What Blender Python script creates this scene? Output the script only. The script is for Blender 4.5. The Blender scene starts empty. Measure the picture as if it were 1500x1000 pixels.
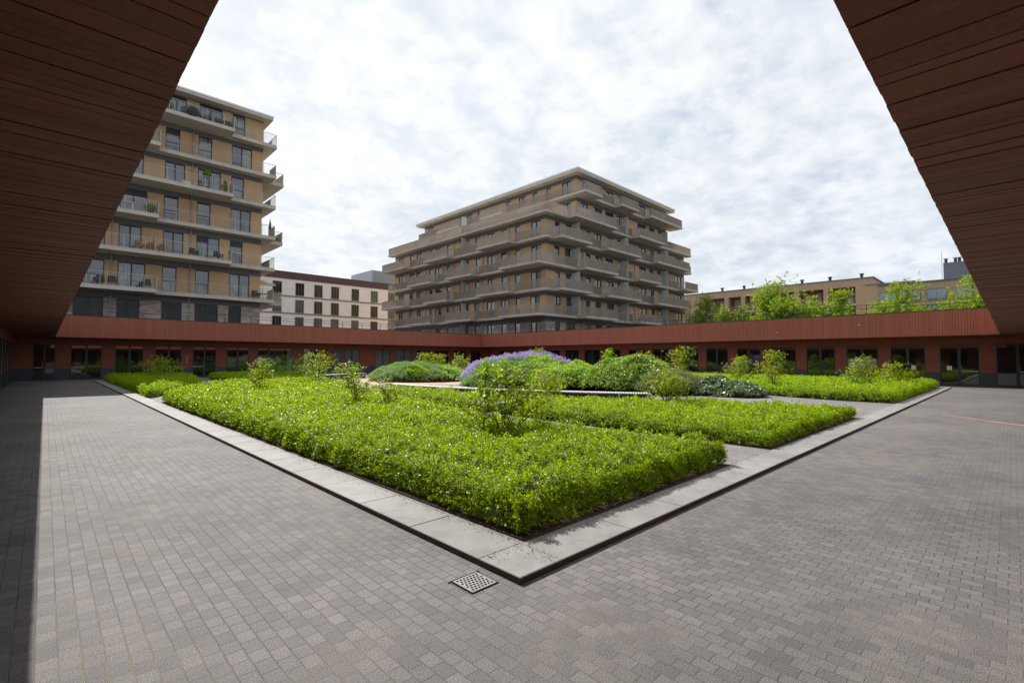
import bpy, math, random
import numpy as np
from mathutils import Vector, Matrix
random.seed(7); RNG=np.random.default_rng(11)
sc=bpy.context.scene; COL=sc.collection
# ------------------------------------------------------------------ camera numbers
F_PX,YAW,PITCH,ROLL,H=708.0,math.radians(46.010),math.radians(2.059),math.radians(0.129),1.6
fw=np.array([math.cos(YAW)*math.cos(PITCH),math.sin(YAW)*math.cos(PITCH),math.sin(PITCH)])
r0=np.array([math.sin(YAW),-math.cos(YAW),0.]); u0=np.cross(r0,fw)
rt=r0*math.cos(ROLL)+u0*math.sin(ROLL); up=-r0*math.sin(ROLL)+u0*math.cos(ROLL)
def ray(px,py): return fw+(px-750)/F_PX*rt-(py-500)/F_PX*up      # direction with unit depth
def on_y(px,py,y): d=ray(px,py); return np.array([0,0,H])+d*(y/d[1])
def on_x(px,py,x): d=ray(px,py); return np.array([0,0,H])+d*(x/d[0])
def at_depth(px,Y): d=ray(px,525.5); return d[0]*Y,d[1]*Y
# ------------------------------------------------------------------ materials
class NT:
    def __init__(s,name):
        s.m=bpy.data.materials.new(name); s.m.use_nodes=True; s.t=s.m.node_tree; s.n=s.t.nodes; s.l=s.t.links
        s.n.clear(); s.out=s.n.new('ShaderNodeOutputMaterial'); s.b=s.n.new('ShaderNodeBsdfPrincipled')
        s.l.new(s.b.outputs[0],s.out.inputs[0])
    def N(s,t,**k):
        q=s.n.new(t)
        for a,b in k.items():
            if a.startswith('i_'):
                key=a[2:]; key=int(key) if key.isdigit() else key.replace('_',' ')
                q.inputs[key].default_value=b
            else: setattr(q,a,b)
        return q
    def L(s,a,b): s.l.new(a,b)
    def noise(s,scale,detail=4,vec=None,rough=.6):
        q=s.N('ShaderNodeTexNoise',i_Scale=scale,i_Detail=detail,i_Roughness=rough)
        if vec is None:
            tc=s.N('ShaderNodeTexCoord'); vec=tc.outputs['Object']
        s.L(vec,q.inputs['Vector']); return q
    def ramp(s,fac,stops):
        q=s.N('ShaderNodeValToRGB'); e=q.color_ramp.elements
        while len(e)<len(stops): e.new(.5)
        for i,(p,c) in enumerate(stops):
            e[i].position=p; e[i].color=(c[0],c[1],c[2],1)
        s.L(fac,q.inputs[0]); return q
    def mix(s,f,a,b,mode='MIX'):
        q=s.N('ShaderNodeMix',data_type='RGBA',blend_type=mode)
        for v,i in ((f,0),(a,6),(b,7)):
            if isinstance(v,(int,float)): q.inputs[i].default_value=v
            elif isinstance(v,tuple): q.inputs[i].default_value=(v[0],v[1],v[2],1)
            else: s.L(v,q.inputs[i])
        return q.outputs[2]
    def bump(s,h,strength=.5,dist=.01):
        q=s.N('ShaderNodeBump',i_Strength=strength,i_Distance=dist); s.L(h,q.inputs['Height']); s.L(q.outputs[0],s.b.inputs['Normal'])
        return q
def simple(name,col,rough=.6,metal=0,ior=None,var=.15,scale=3.,bumpd=0):
    t=NT(name); t.b.inputs['Roughness'].default_value=rough; t.b.inputs['Metallic'].default_value=metal
    if ior: t.b.inputs['IOR'].default_value=ior
    if rough>=.8: t.b.inputs['Specular IOR Level'].default_value=.12
    n=t.noise(scale,5); a=tuple(c*(1-var) for c in col); b=tuple(min(1,c*(1+var)) for c in col)
    t.L(t.ramp(n.outputs[0],[(.3,a),(.7,b)]).outputs[0],t.b.inputs['Base Color'])
    if bumpd: t.bump(t.noise(scale*8,3).outputs[0],.5,bumpd)
    return t.m
def boards_mat(name,a,b,rough=.6):
    t=NT(name); g=t.N('ShaderNodeNewGeometry'); r=t.ramp(g.outputs['Random Per Island'],[(0,a),(1,b)])
    n=t.noise(2.2,6); tc=t.N('ShaderNodeTexCoord')
    mp=t.N('ShaderNodeMapping'); mp.inputs['Scale'].default_value=(9,9,9); t.L(tc.outputs['Object'],mp.inputs[0])
    n2=t.noise(3,6,mp.outputs[0],.7)
    c=t.mix(.25,r.outputs[0],t.ramp(n.outputs[0],[(.3,a),(.7,b)]).outputs[0])
    c=t.mix(.3,c,t.ramp(n2.outputs[0],[(.25,tuple(v*.5 for v in a)),(.75,tuple(v*1.5 for v in b))]).outputs[0])
    t.L(c,t.b.inputs['Base Color']); t.b.inputs['Roughness'].default_value=rough; t.b.inputs['Specular IOR Level'].default_value=.25
    t.bump(n2.outputs[0],.3,.002); return t.m
def brick_mat(name,c1,c2,mortar,w=.22,h=.07,ms=.008,axis='x',rough=.85):
    t=NT(name); tc=t.N('ShaderNodeTexCoord'); sp=t.N('ShaderNodeSeparateXYZ'); t.L(tc.outputs['Object'],sp.inputs[0])
    ad=t.N('ShaderNodeMath',operation='ADD'); t.L(sp.outputs[0],ad.inputs[0]); t.L(sp.outputs[1],ad.inputs[1])
    cb=t.N('ShaderNodeCombineXYZ'); t.L(ad.outputs[0],cb.inputs[0]); t.L(sp.outputs[2],cb.inputs[1])
    br=t.N('ShaderNodeTexBrick',i_Scale=1.,i_Mortar_Size=ms,i_Brick_Width=w,i_Row_Height=h,i_Mortar_Smooth=.2,i_Bias=0.)
    br.inputs['Color1'].default_value=(*c1,1); br.inputs['Color2'].default_value=(*c2,1); br.inputs['Mortar'].default_value=(*mortar,1)
    t.L(cb.outputs[0],br.inputs['Vector'])
    n=t.noise(.7,5); c=t.mix(.35,br.outputs[0],t.ramp(n.outputs[0],[(.3,tuple(v*.75 for v in c1)),(.7,tuple(v*1.2 for v in c2))]).outputs[0])
    t.L(c,t.b.inputs['Base Color']); t.b.inputs['Roughness'].default_value=rough
    return t.m
def leaf_mat(name,stops,trans=.45,rough=.38,spec=.5):
    t=NT(name); g=t.N('ShaderNodeNewGeometry'); r=t.ramp(g.outputs['Random Per Island'],stops)
    n=t.noise(1.1,3); c=t.mix(.35,r.outputs[0],t.mix(n.outputs[0],tuple(v*.55 for v in stops[0][1]),tuple(min(1,v*1.25) for v in stops[-1][1])))
    t.L(c,t.b.inputs['Base Color']); t.b.inputs['Roughness'].default_value=rough; t.b.inputs['Specular IOR Level'].default_value=spec
    tr=t.N('ShaderNodeBsdfTranslucent'); hs=t.N('ShaderNodeHueSaturation',i_Hue=.502,i_Saturation=1.12,i_Value=1.5); t.L(c,hs.inputs['Color']); t.L(hs.outputs[0],tr.inputs[0])
    mx=t.N('ShaderNodeMixShader'); mx.inputs[0].default_value=trans
    t.L(t.b.outputs[0],mx.inputs[1]); t.L(tr.outputs[0],mx.inputs[2]); t.L(mx.outputs[0],t.out.inputs[0])
    return t.m
def glass_mat(name,col,ior=1.9,rough=.03,var=.2,sc_=.35):
    t=NT(name); n=t.noise(sc_,3); t.L(t.ramp(n.outputs[0],[(.35,tuple(c*(1-var) for c in col)),(.65,tuple(c*(1+var) for c in col))]).outputs[0],t.b.inputs['Base Color'])
    t.b.inputs['Roughness'].default_value=rough; t.b.inputs['IOR'].default_value=ior
    t.bump(t.noise(.8,1).outputs[0],.05,.01)
    return t.m
def paver_mat(name,c1,c2,mortar,bw,rh,stain=True,ms=.0035):
    t=NT(name); tc=t.N('ShaderNodeTexCoord'); sp=t.N('ShaderNodeSeparateXYZ')
    wob=t.noise(.6,2,tc.outputs['Object']); dv=t.N('ShaderNodeVectorMath',operation='SCALE'); dv.inputs['Scale'].default_value=.022
    sb=t.N('ShaderNodeVectorMath',operation='SUBTRACT'); sb.inputs[1].default_value=(.5,.5,.5); t.L(wob.outputs['Color'],sb.inputs[0]); t.L(sb.outputs[0],dv.inputs[0])
    wo2=t.noise(7,1,tc.outputs['Object']); d2=t.N('ShaderNodeVectorMath',operation='SCALE'); d2.inputs['Scale'].default_value=.007
    s2=t.N('ShaderNodeVectorMath',operation='SUBTRACT'); s2.inputs[1].default_value=(.5,.5,.5); t.L(wo2.outputs['Color'],s2.inputs[0]); t.L(s2.outputs[0],d2.inputs[0])
    av=t.N('ShaderNodeVectorMath',operation='ADD'); t.L(tc.outputs['Object'],av.inputs[0]); t.L(dv.outputs[0],av.inputs[1])
    aw=t.N('ShaderNodeVectorMath',operation='ADD'); t.L(av.outputs[0],aw.inputs[0]); t.L(d2.outputs[0],aw.inputs[1])
    t.L(aw.outputs[0],sp.inputs[0]); cb=t.N('ShaderNodeCombineXYZ'); t.L(sp.outputs[1],cb.inputs[0]); t.L(sp.outputs[0],cb.inputs[1])
    br=t.N('ShaderNodeTexBrick',i_Scale=1.,i_Mortar_Size=ms,i_Brick_Width=bw,i_Row_Height=rh,i_Mortar_Smooth=.35,i_Bias=0.)
    br.inputs['Color1'].default_value=(*c1,1); br.inputs['Color2'].default_value=(*c2,1)
    # joints: dark, sandy or mossy depending on place
    jn=t.noise(.45,5,tc.outputs['Object']); jc=t.ramp(jn.outputs[0],[(.34,mortar),(.50,tuple(v*.8 for v in c2)),(.60,(.15,.125,.065))]); t.L(jc.outputs[0],br.inputs['Mortar'])
    t.L(cb.outputs[0],br.inputs['Vector'])
    fine=t.noise(150,4,tc.outputs['Object'],.85); c=t.mix(.95,br.outputs[0],t.ramp(fine.outputs[0],[(.42,(.16,.16,.16)),(.5,(.47,.47,.47)),(.59,(.92,.9,.88))]).outputs[0],'OVERLAY')
    # large tonal drift and per-zone variation
    big=t.noise(.35,6,tc.outputs['Object'],.6); c=t.mix(.6,c,t.ramp(big.outputs[0],[(.38,(.33,.33,.34)),(.62,(.62,.605,.60))]).outputs[0],'OVERLAY')
    med=t.noise(3.2,5,tc.outputs['Object'],.7); c=t.mix(.4,c,t.ramp(med.outputs[0],[(.3,(.36,.36,.37)),(.7,(.62,.61,.6))]).outputs[0],'OVERLAY')
    if stain:
        st=t.noise(.55,5,tc.outputs['Object'],.65); sm=t.ramp(st.outputs[0],[(.55,(0,0,0)),(.70,(.45,.45,.45))])
        c=t.mix(sm.outputs[0],c,(.17,.145,.09))
    t.L(c,t.b.inputs['Base Color']); t.b.inputs['Roughness'].default_value=.8
    bm=t.N('ShaderNodeMath',operation='SUBTRACT'); bm.inputs[0].default_value=1; t.L(br.outputs['Fac'],bm.inputs[1])
    b1=t.N('ShaderNodeBump',i_Strength=.7,i_Distance=.006); t.L(bm.outputs[0],b1.inputs['Height'])
    b2=t.N('ShaderNodeBump',i_Strength=.6,i_Distance=.0025); t.L(fine.outputs[0],b2.inputs['Height']); t.L(b1.outputs[0],b2.inputs['Normal']); 
    b3=t.N('ShaderNodeBump',i_Strength=.35,i_Distance=.01); t.L(br.outputs[0],b3.inputs['Height']); t.L(b2.outputs[0],b3.inputs['Normal']); t.L(b3.outputs[0],t.b.inputs['Normal'])
    return t.m
def slab_mat(name,col):
    t=NT(name); n=t.noise(.9,6); f=t.noise(60,3,None,.8); g=t.N('ShaderNodeNewGeometry')
    c=t.ramp(n.outputs[0],[(.3,tuple(v*.78 for v in col)),(.7,tuple(v*1.1 for v in col))]).outputs[0]
    r=t.ramp(g.outputs['Random Per Island'],[(0,(.42,.42,.42)),(1,(.56,.56,.56))]).outputs[0]
    c=t.mix(.6,c,r,'OVERLAY'); st=t.noise(3.5,6,None,.7); c=t.mix(.5,c,t.ramp(st.outputs[0],[(.34,(.30,.28,.26)),(.5,(.5,.5,.5)),(.68,(.6,.6,.6))]).outputs[0],'OVERLAY'); c=t.mix(.3,c,t.ramp(f.outputs[0],[(.3,(.35,.35,.35)),(.7,(.62,.62,.62))]).outputs[0],'OVERLAY')
    t.L(c,t.b.inputs['Base Color']); t.b.inputs['Roughness'].default_value=.75; t.bump(f.outputs[0],.25,.001); return t.m
M={}
M['paver']=paver_mat('grey paving bricks',(.138,.131,.131),(.096,.092,.094),(.035,.032,.029),.122,.092)
M['path']=paver_mat('garden path bricks',(.19,.183,.185),(.155,.15,.152),(.07,.066,.062),.2,.1,False)
M['redbrick']=paver_mat('red plaza bricks',(.50,.28,.22),(.40,.22,.175),(.22,.15,.12),.2,.1,False)
M['soil']=simple('dark bark soil',(.05,.034,.024),.95,var=.5,scale=25,bumpd=.02)
M['slab']=slab_mat('pale kerb slab',(.225,.222,.216))
M['corten']=simple('rusty steel edge',(.085,.055,.047),.75,var=.35,scale=8)
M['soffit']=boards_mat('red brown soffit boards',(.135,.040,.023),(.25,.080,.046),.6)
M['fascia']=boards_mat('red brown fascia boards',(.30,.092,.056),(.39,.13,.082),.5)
M['siding']=boards_mat('red brown siding boards',(.24,.07,.042),(.31,.093,.056),.55)
M['plinth']=simple('blue grey stone plinth',(.055,.06,.072),.7,var=.15,scale=6)
M['gap']=simple('black backing',(.02,.012,.01),.9)
M['coping']=simple('dark metal coping',(.035,.036,.04),.45)
M['roof']=simple('bitumen roof',(.09,.09,.09),.9)
M['frame']=simple('dark grey window frame',(.028,.031,.036),.45)
M['glass']=glass_mat('dark reflective glass',(.010,.012,.012),2.0)
M['glassd']=glass_mat('dark glass low sheen',(.012,.016,.013),1.42)
M['glassg']=glass_mat('grey green window glass',(.075,.095,.10),1.45,.25,.4,.3)
M['glassb']=glass_mat('glass with closed blind',(.15,.17,.15),1.7)
M['glassc']=glass_mat('glass with pale curtain',(.30,.31,.30),1.9,var=.35,sc_=2.)
M['glasst']=glass_mat('tower glass sky tint',(.018,.036,.068),2.3,var=.5,sc_=.5)  # bluish reflection of the sky put into the base colour
M['white']=simple('white paint',(.75,.75,.74),.5,var=.05)
M['brick']=brick_mat('tan brick',(.64,.43,.235),(.54,.35,.18),(.46,.36,.24))
M['brickmix']=brick_mat('mottled pale brick',(.66,.57,.52),(.25,.17,.145),(.24,.2,.18),.42,.11,.012)
M['lintel']=simple('dark grey lintel band',(.15,.14,.148),.7,var=.1)
M['concrete']=simple('beige concrete slab',(.56,.51,.44),.8,var=.12,scale=1.2)
M['taupeslab']=simple('taupe concrete slab',(.48,.43,.365),.8,var=.14,scale=1.)
M['rail']=simple('galvanised balcony bars',(.45,.43,.40),.5,metal=.2,var=.08)
M['parapet']=simple('taupe metal balustrade',(.43,.38,.325),.55,metal=.0,var=.12,scale=.5)
M['roofedge']=simple('pale roof edge',(.82,.85,.83),.5,var=.05)
M['pipe']=simple('zinc downpipe',(.32,.32,.31),.45,metal=.4)
M['screen']=simple('frosted green glass screen',(.50,.57,.53),.3,var=.06)
M['whitebrick']=brick_mat('pale painted brick',(.80,.79,.81),(.74,.73,.75),(.62,.61,.62),.3,.12,.01)
M['plum']=simple('plum roof band',(.085,.05,.062),.7)
M['course']=simple('grey string course',(.22,.23,.22),.8)
M['corr']=simple('grey corrugated metal',(.42,.45,.49),.5,metal=.2,var=.06)
M['farbrick']=brick_mat('ochre brick',(.46,.34,.22),(.39,.285,.18),(.36,.29,.21))
M['darkbox']=simple('slate grey cladding',(.16,.17,.2),.6,var=.08)
M['loggia']=simple('red brown loggia wall',(.16,.06,.045),.7)
M['bluepane']=glass_mat('blue glass',(.06,.10,.14),2.3)
M['black']=simple('black wicker',(.018,.018,.02),.6)
M['wood']=simple('brown wood',(.28,.14,.07),.6)
M['canvas']=simple('off white canvas',(.7,.68,.62),.8)
M['stem']=simple('brown bark',(.10,.065,.045),.85,var=.3,scale=20)
M['trunk']=simple('grey tree bark',(.12,.09,.065),.9,var=.3,scale=5)
M['hedgecore']=simple('shaded hedge inside',(.022,.024,.010),.95,var=.4,scale=9)  # deep shade between the leaves put into the colour of the cores
M['steel']=simple('grey drain steel',(.20,.20,.198),.6,metal=0,var=.12,scale=12)
M['hole']=simple('drain hole',(.006,.006,.006),.9)
M['redpaint']=simple('worn red paint',(.52,.24,.19),.8,var=.2,scale=14)
M['hedge']=leaf_mat('bright hedge leaves',[(0,(.06,.125,.008)),(.4,(.17,.285,.012)),(.85,(.29,.40,.016)),(1,(.40,.47,.03))],.55,.36,.3)
M['hedge2']=leaf_mat('bright hedge leaves far',[(0,(.11,.20,.012)),(.5,(.22,.34,.014)),(1,(.34,.44,.02))],.55,.5,.25)
M['shrub']=leaf_mat('young shrub leaves',[(0,(.08,.15,.014)),(.55,(.19,.31,.02)),(.975,(.36,.46,.03)),(1,(.36,.24,.06))],.55,.45,.3)
M['thyme']=leaf_mat('grey green fine leaves',[(0,(.13,.22,.07)),(.6,(.22,.34,.10)),(1,(.32,.45,.16))],.35,.6,.2)
M['cotton']=leaf_mat('mid green fine leaves',[(0,(.08,.18,.05)),(.6,(.17,.33,.07)),(1,(.28,.45,.11))],.35,.6,.2)
M['lime']=leaf_mat('lime green leaves',[(0,(.13,.25,.02)),(.6,(.25,.42,.03)),(1,(.40,.52,.06))],.4,.45)
M['laurel']=leaf_mat('glossy laurel leaves',[(0,(.07,.14,.016)),(.6,(.21,.33,.045)),(1,(.38,.48,.10))],.4,.35,.6)
M['ivy']=leaf_mat('dark ivy leaves',[(0,(.045,.085,.03)),(.6,(.11,.175,.06)),(1,(.26,.34,.18))],.25,.35,.6)
M['flower']=leaf_mat('lavender flowers',[(0,(.24,.18,.42)),(.6,(.38,.30,.58)),(1,(.58,.50,.74))],.35,.7,.1)
M['tree']=leaf_mat('spring tree leaves',[(0,(.10,.17,.02)),(.5,(.20,.29,.03)),(1,(.34,.42,.06))],.5,.5,.2)
M['drygrass']=leaf_mat('dry grass blades',[(0,(.16,.14,.05)),(1,(.36,.30,.15))],.3,.6,.2)
# ------------------------------------------------------------------ mesh helpers
class MB:
    def __init__(s): s.v=[]; s.f=[]; s.mi=[]
    def box(s,x0,x1,y0,y1,z0,z1,mi=0):
        if x0>x1:x0,x1=x1,x0
        if y0>y1:y0,y1=y1,y0
        if z0>z1:z0,z1=z1,z0
        b=len(s.v); s.v+=[(x0,y0,z0),(x1,y0,z0),(x1,y1,z0),(x0,y1,z0),(x0,y0,z1),(x1,y0,z1),(x1,y1,z1),(x0,y1,z1)]
        s.f+=[tuple(b+i for i in q) for q in ((0,3,2,1),(4,5,6,7),(0,1,5,4),(1,2,6,5),(2,3,7,6),(3,0,4,7))]; s.mi+=[mi]*6
    def prism(s,poly,z0,z1,mi=0):
        b=len(s.v); n=len(poly); s.v+=[(p[0],p[1],z0) for p in poly]+[(p[0],p[1],z1) for p in poly]
        s.f.append(tuple(b+n-1-i for i in range(n))); s.f.append(tuple(b+n+i for i in range(n)))
        for i in range(n): j=(i+1)%n; s.f.append((b+i,b+j,b+n+j,b+n+i))
        s.mi+=[mi]*(n+2)
    def poly(s,pts,mi=0): b=len(s.v); s.v+=[tuple(p) for p in pts]; s.f.append(tuple(range(b,b+len(pts)))); s.mi.append(mi)
    def tube(s,pts,rad,seg=6,mi=0):
        pts=[Vector(p) for p in pts]; rings=[]
        for i,p in enumerate(pts):
            d=(pts[min(i+1,len(pts)-1)]-pts[max(i-1,0)]).normalized(); a=Vector((0,0,1)) if abs(d.z)<.9 else Vector((1,0,0))
            e1=d.cross(a).normalized(); e2=d.cross(e1); r=rad[i] if isinstance(rad,(list,tuple)) else rad; b=len(s.v)
            for k in range(seg):
                t=2*math.pi*k/seg; q=p+e1*math.cos(t)*r+e2*math.sin(t)*r; s.v.append(tuple(q))
            rings.append(b)
        for a,b in zip(rings,rings[1:]):
            for k in range(seg): j=(k+1)%seg; s.f.append((a+k,a+j,b+j,b+k)); s.mi.append(mi)
        s.f.append(tuple(rings[0]+k for k in range(seg))[::-1]); s.f.append(tuple(rings[-1]+k for k in range(seg))); s.mi+=[mi,mi]
    def lathe(s,cx,cy,prof,seg=12,mi=0,jit=0):
        rings=[]
        for r,z in prof:
            b=len(s.v)
            for k in range(seg):
                t=2*math.pi*k/seg; q=1+random.uniform(-jit,jit); s.v.append((cx+r*q*math.cos(t),cy+r*q*math.sin(t),z))
            rings.append(b)
        for a,b in zip(rings,rings[1:]):
            for k in range(seg): j=(k+1)%seg; s.f.append((a+k,a+j,b+j,b+k)); s.mi.append(mi)
        s.f.append(tuple(rings[0]+k for k in range(seg))[::-1]); s.f.append(tuple(rings[-1]+k for k in range(seg))); s.mi+=[mi,mi]
    def build(s,name,mats,parent=None,smooth=False):
        me=bpy.data.meshes.new(name); me.from_pydata(s.v,[],s.f)
        if not isinstance(mats,(list,tuple)): mats=[mats]
        for m in mats: me.materials.append(m)
        me.polygons.foreach_set('material_index',s.mi)
        if smooth: me.polygons.foreach_set('use_smooth',[True]*len(me.polygons))
        me.update(); o=bpy.data.objects.new(name,me); COL.objects.link(o)
        if parent: o.parent=parent
        return o
def tag(o,label=None,cat=None,group=None,kind=None):
    for k,v in (('label',label),('category',cat),('group',group),('kind',kind)):
        if v: o[k]=v
    return o
def empty(name,label,cat,group=None):
    o=bpy.data.objects.new(name,None); COL.objects.link(o); o.empty_display_size=.3; return tag(o,label,cat,group)
def quads(name,V,mats,parent=None,midx=None,nv=4):
    V=np.asarray(V,dtype=np.float32).reshape(-1,3); n=len(V)//nv
    me=bpy.data.meshes.new(name); me.vertices.add(len(V)); me.vertices.foreach_set('co',V.ravel())
    me.loops.add(len(V)); me.loops.foreach_set('vertex_index',np.arange(len(V),dtype=np.int32))
    me.polygons.add(n); me.polygons.foreach_set('loop_start',np.arange(0,len(V),nv,dtype=np.int32))
    if not isinstance(mats,(list,tuple)): mats=[mats]
    for m in mats: me.materials.append(m)
    if midx is not None: me.polygons.foreach_set('material_index',np.asarray(midx,dtype=np.int32))
    me.update(calc_edges=True); o=bpy.data.objects.new(name,me); COL.objects.link(o)
    if parent: o.parent=parent
    return o
def nrm(a): return a/np.maximum(np.linalg.norm(a,axis=-1,keepdims=True),1e-9)
def sprigs(P,A,k,L,S,wr=.27,el=(.15,1.0),fold=.12):
    """k leaves on a short shoot from each point P along A; L shoot length, S leaf length"""
    n=len(P); A=nrm(A); ref=np.where(np.abs(A[:,2:3])<.9,np.array([[0,0,1.]]),np.array([[1.,0,0]]))
    b1=nrm(np.cross(A,ref)); b2=np.cross(A,b1); ph0=RNG.uniform(0,6.28,n); out=[]
    L=np.broadcast_to(L,(n,)); S=np.broadcast_to(S,(n,))
    for j in range(k):
        t=(j+.6)/k; ph=ph0+j*2.4+RNG.uniform(-.4,.4,n); e=RNG.uniform(el[0],el[1],n)*(.6+.5*t)
        d=(np.cos(ph)*np.cos(e))[:,None]*b1+(np.sin(ph)*np.cos(e))[:,None]*b2+np.sin(e)[:,None]*A
        sd=nrm(np.cross(d,A)); nn=np.cross(sd,d); s=(S*RNG.uniform(.7,1.2,n))[:,None]
        b=P+A*(L*t)[:,None]; out.append(np.stack([b,b+d*s*.5+sd*s*wr+nn*s*fold,b+d*s,b+d*s*.5-sd*s*wr+nn*s*fold],1))
    return np.concatenate(out).reshape(-1,3)
LAT=RNG.uniform(0,1,(256,256))
def vnoise(x,y,sc_):
    x=np.asarray(x)*sc_; y=np.asarray(y)*sc_; i=np.floor(x).astype(int); j=np.floor(y).astype(int); fx=x-i; fy=y-j
    fx=fx*fx*(3-2*fx); fy=fy*fy*(3-2*fy); g=lambda a,b: LAT[a%256,b%256]
    return (g(i,j)*(1-fx)+g(i+1,j)*fx)*(1-fy)+(g(i,j+1)*(1-fx)+g(i+1,j+1)*fx)*fy
def pip(poly,x,y):
    c=np.zeros(len(x),bool); n=len(poly)
    for i in range(n):
        x1,y1=poly[i]; x2,y2=poly[(i+1)%n]
        if y1==y2: continue
        m=((y1>y)!=(y2>y))&(x<(x2-x1)*(y-y1)/(y2-y1)+x1); c^=m
    return c
def pdist(poly,x,y):
    D=np.full(len(x),1e9); NX=np.zeros(len(x)); NY=np.zeros(len(x)); n=len(poly)
    for i in range(n):
        x1,y1=poly[i]; x2,y2=poly[(i+1)%n]; dx,dy=x2-x1,y2-y1; L2=dx*dx+dy*dy+1e-12
        t=np.clip(((x-x1)*dx+(y-y1)*dy)/L2,0,1); px,py=x1+t*dx,y1+t*dy; d=np.hypot(x-px,y-py); m=d<D
        D=np.where(m,d,D); NX=np.where(m,px-x,NX); NY=np.where(m,py-y,NY)
    return D,NX,NY
def round_poly(poly,it=2):
    for _ in range(it):
        q=[]
        for i in range(len(poly)):
            a,b=poly[i],poly[(i+1)%len(poly)]; q+=[(a[0]*.75+b[0]*.25,a[1]*.75+b[1]*.25),(a[0]*.25+b[0]*.75,a[1]*.25+b[1]*.75)]
        poly=q
    return poly
# ------------------------------------------------------------------ ground and garden floor
X0=Y0=2.47; KW=.45; GX1=37.0; GY1=44.0
m=MB(); m.box(-250,500,-250,500,-.3,0); tag(m.build('ground',M['paver']),kind='structure')
m=MB(); m.box(X0+KW,GX1-KW,Y0+KW,GY1-KW,.002,.03); tag(m.build('garden_path',M['path']),kind='structure')
m=MB(); n=64; m.prism([(19.5+5.6*math.cos(2*math.pi*i/n),29+5.6*math.sin(2*math.pi*i/n)) for i in range(n)],.004,.034); tag(m.build('brick_plaza',M['redbrick']),kind='structure')
# kerb: concrete slabs with dark joints, a rusty steel strip outside
kz=.05; m=MB()
def ksl(a0,a1,fix0,fix1,ax):
    dz=random.uniform(-.0015,.0015)
    if ax=='y': m.box(fix0,fix1,a0+.005,a1-.005,.001,kz+dz)
    else: m.box(a0+.005,a1-.005,fix0,fix1,.001,kz+dz)
def run(a,b,step=1.0):
    k=max(1,round((b-a)/step)); return [(a+(b-a)*i/k,a+(b-a)*(i+1)/k) for i in range(k)]
m.box(X0,X0+KW,Y0,Y0+KW,.001,kz); m.box(GX1-KW,GX1,Y0,Y0+KW,.001,kz); m.box(X0,X0+KW,GY1-KW,GY1,.001,kz); m.box(GX1-KW,GX1,GY1-KW,GY1,.001,kz)
for a,b in run(Y0+KW,GY1-KW): ksl(a,b,X0,X0+KW,'y'); ksl(a,b,GX1-KW,GX1,'y')
for a,b in run(X0+KW,GX1-KW): ksl(a,b,Y0,Y0+KW,'x'); ksl(a,b,GY1-KW,GY1,'x')
kerb=tag(m.build('kerb',M['slab']),kind='structure'); md=kerb.modifiers.new('b','BEVEL'); md.width=.003; md.segments=1
m=MB(); e=.007; z1=kz-.003
m.box(X0-e,X0-.0005,Y0-e,GY1+e,.001,z1); m.box(GX1+.0005,GX1+e,Y0-e,GY1+e,.001,z1); m.box(X0-.0005,GX1+.0005,Y0-e,Y0-.0005,.001,z1); m.box(X0-.0005,GX1+.0005,GY1+.0005,GY1+e,.001,z1)
m.build('steel_edge',M['corten'],kerb)
# ------------------------------------------------------------------ hedges
IN=KW+X0
polyA=[(3.03,2.98),(7.35,3.0),(7.2,4.5),(7.1,6.2),(7.15,8.2),(7.45,10.2),(8.2,13.5),(9.2,18),(10.5,23.2),(11.6,27.5),(12.4,31.0),(10.6,33.2),(8.8,32.0),(7.3,29.0),(5.4,25.2),(3.06,20.9)]
polyB=[(9.15,3.0),(15.7,3.0),(15.55,3.8),(15.0,5.4),(15.0,6.8),(13.7,8.3),(12.5,10.7),(11.75,13.6),(11.45,16.6),(11.05,19.2),(10.95,20.6),(10.5,18.6),(9.8,15.0),(9.45,11.2),(9.25,7.5)]
polyC=[(21.95,3.0),(34.5,3.0),(36.4,3.0),(36.4,20.0),(31,18.5),(27,13.5),(24.0,9.2),(22.5,6.8),(22.0,5.0)]
polyD=[(3.02,23.6),(4.6,26.6),(5.7,29.2),(6.6,33.6),(7.3,38),(7.7,43.45),(3.02,43.45)]
polyE=[(8.3,33.7),(10.4,34.6),(12.8,33.0),(14.2,35.6),(16.2,39.8),(17.6,43.45),(9.2,43.45),(8.9,40.5),(8.6,37.0)]
sm=MB()
def soil(poly,z):
    # soil sheet slightly larger than the planting, kept inside the kerb
    cx=sum(p[0] for p in poly)/len(poly); cy=sum(p[1] for p in poly)/len(poly); q=[]
    for x,y in poly:
        d=math.hypot(x-cx,y-cy); k=1+.07/d; q.append((min(max(cx+(x-cx)*k,IN+.001),GX1-KW-.001),min(max(cy+(y-cy)*k,IN+.001),GY1-KW-.001)))
    sm.prism(q,.005,z)
for i,p in enumerate((polyA,polyB,polyC,polyD,polyE)): soil(p,.044)
tag(sm.build('soil',M['soil']),kind='structure')
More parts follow.
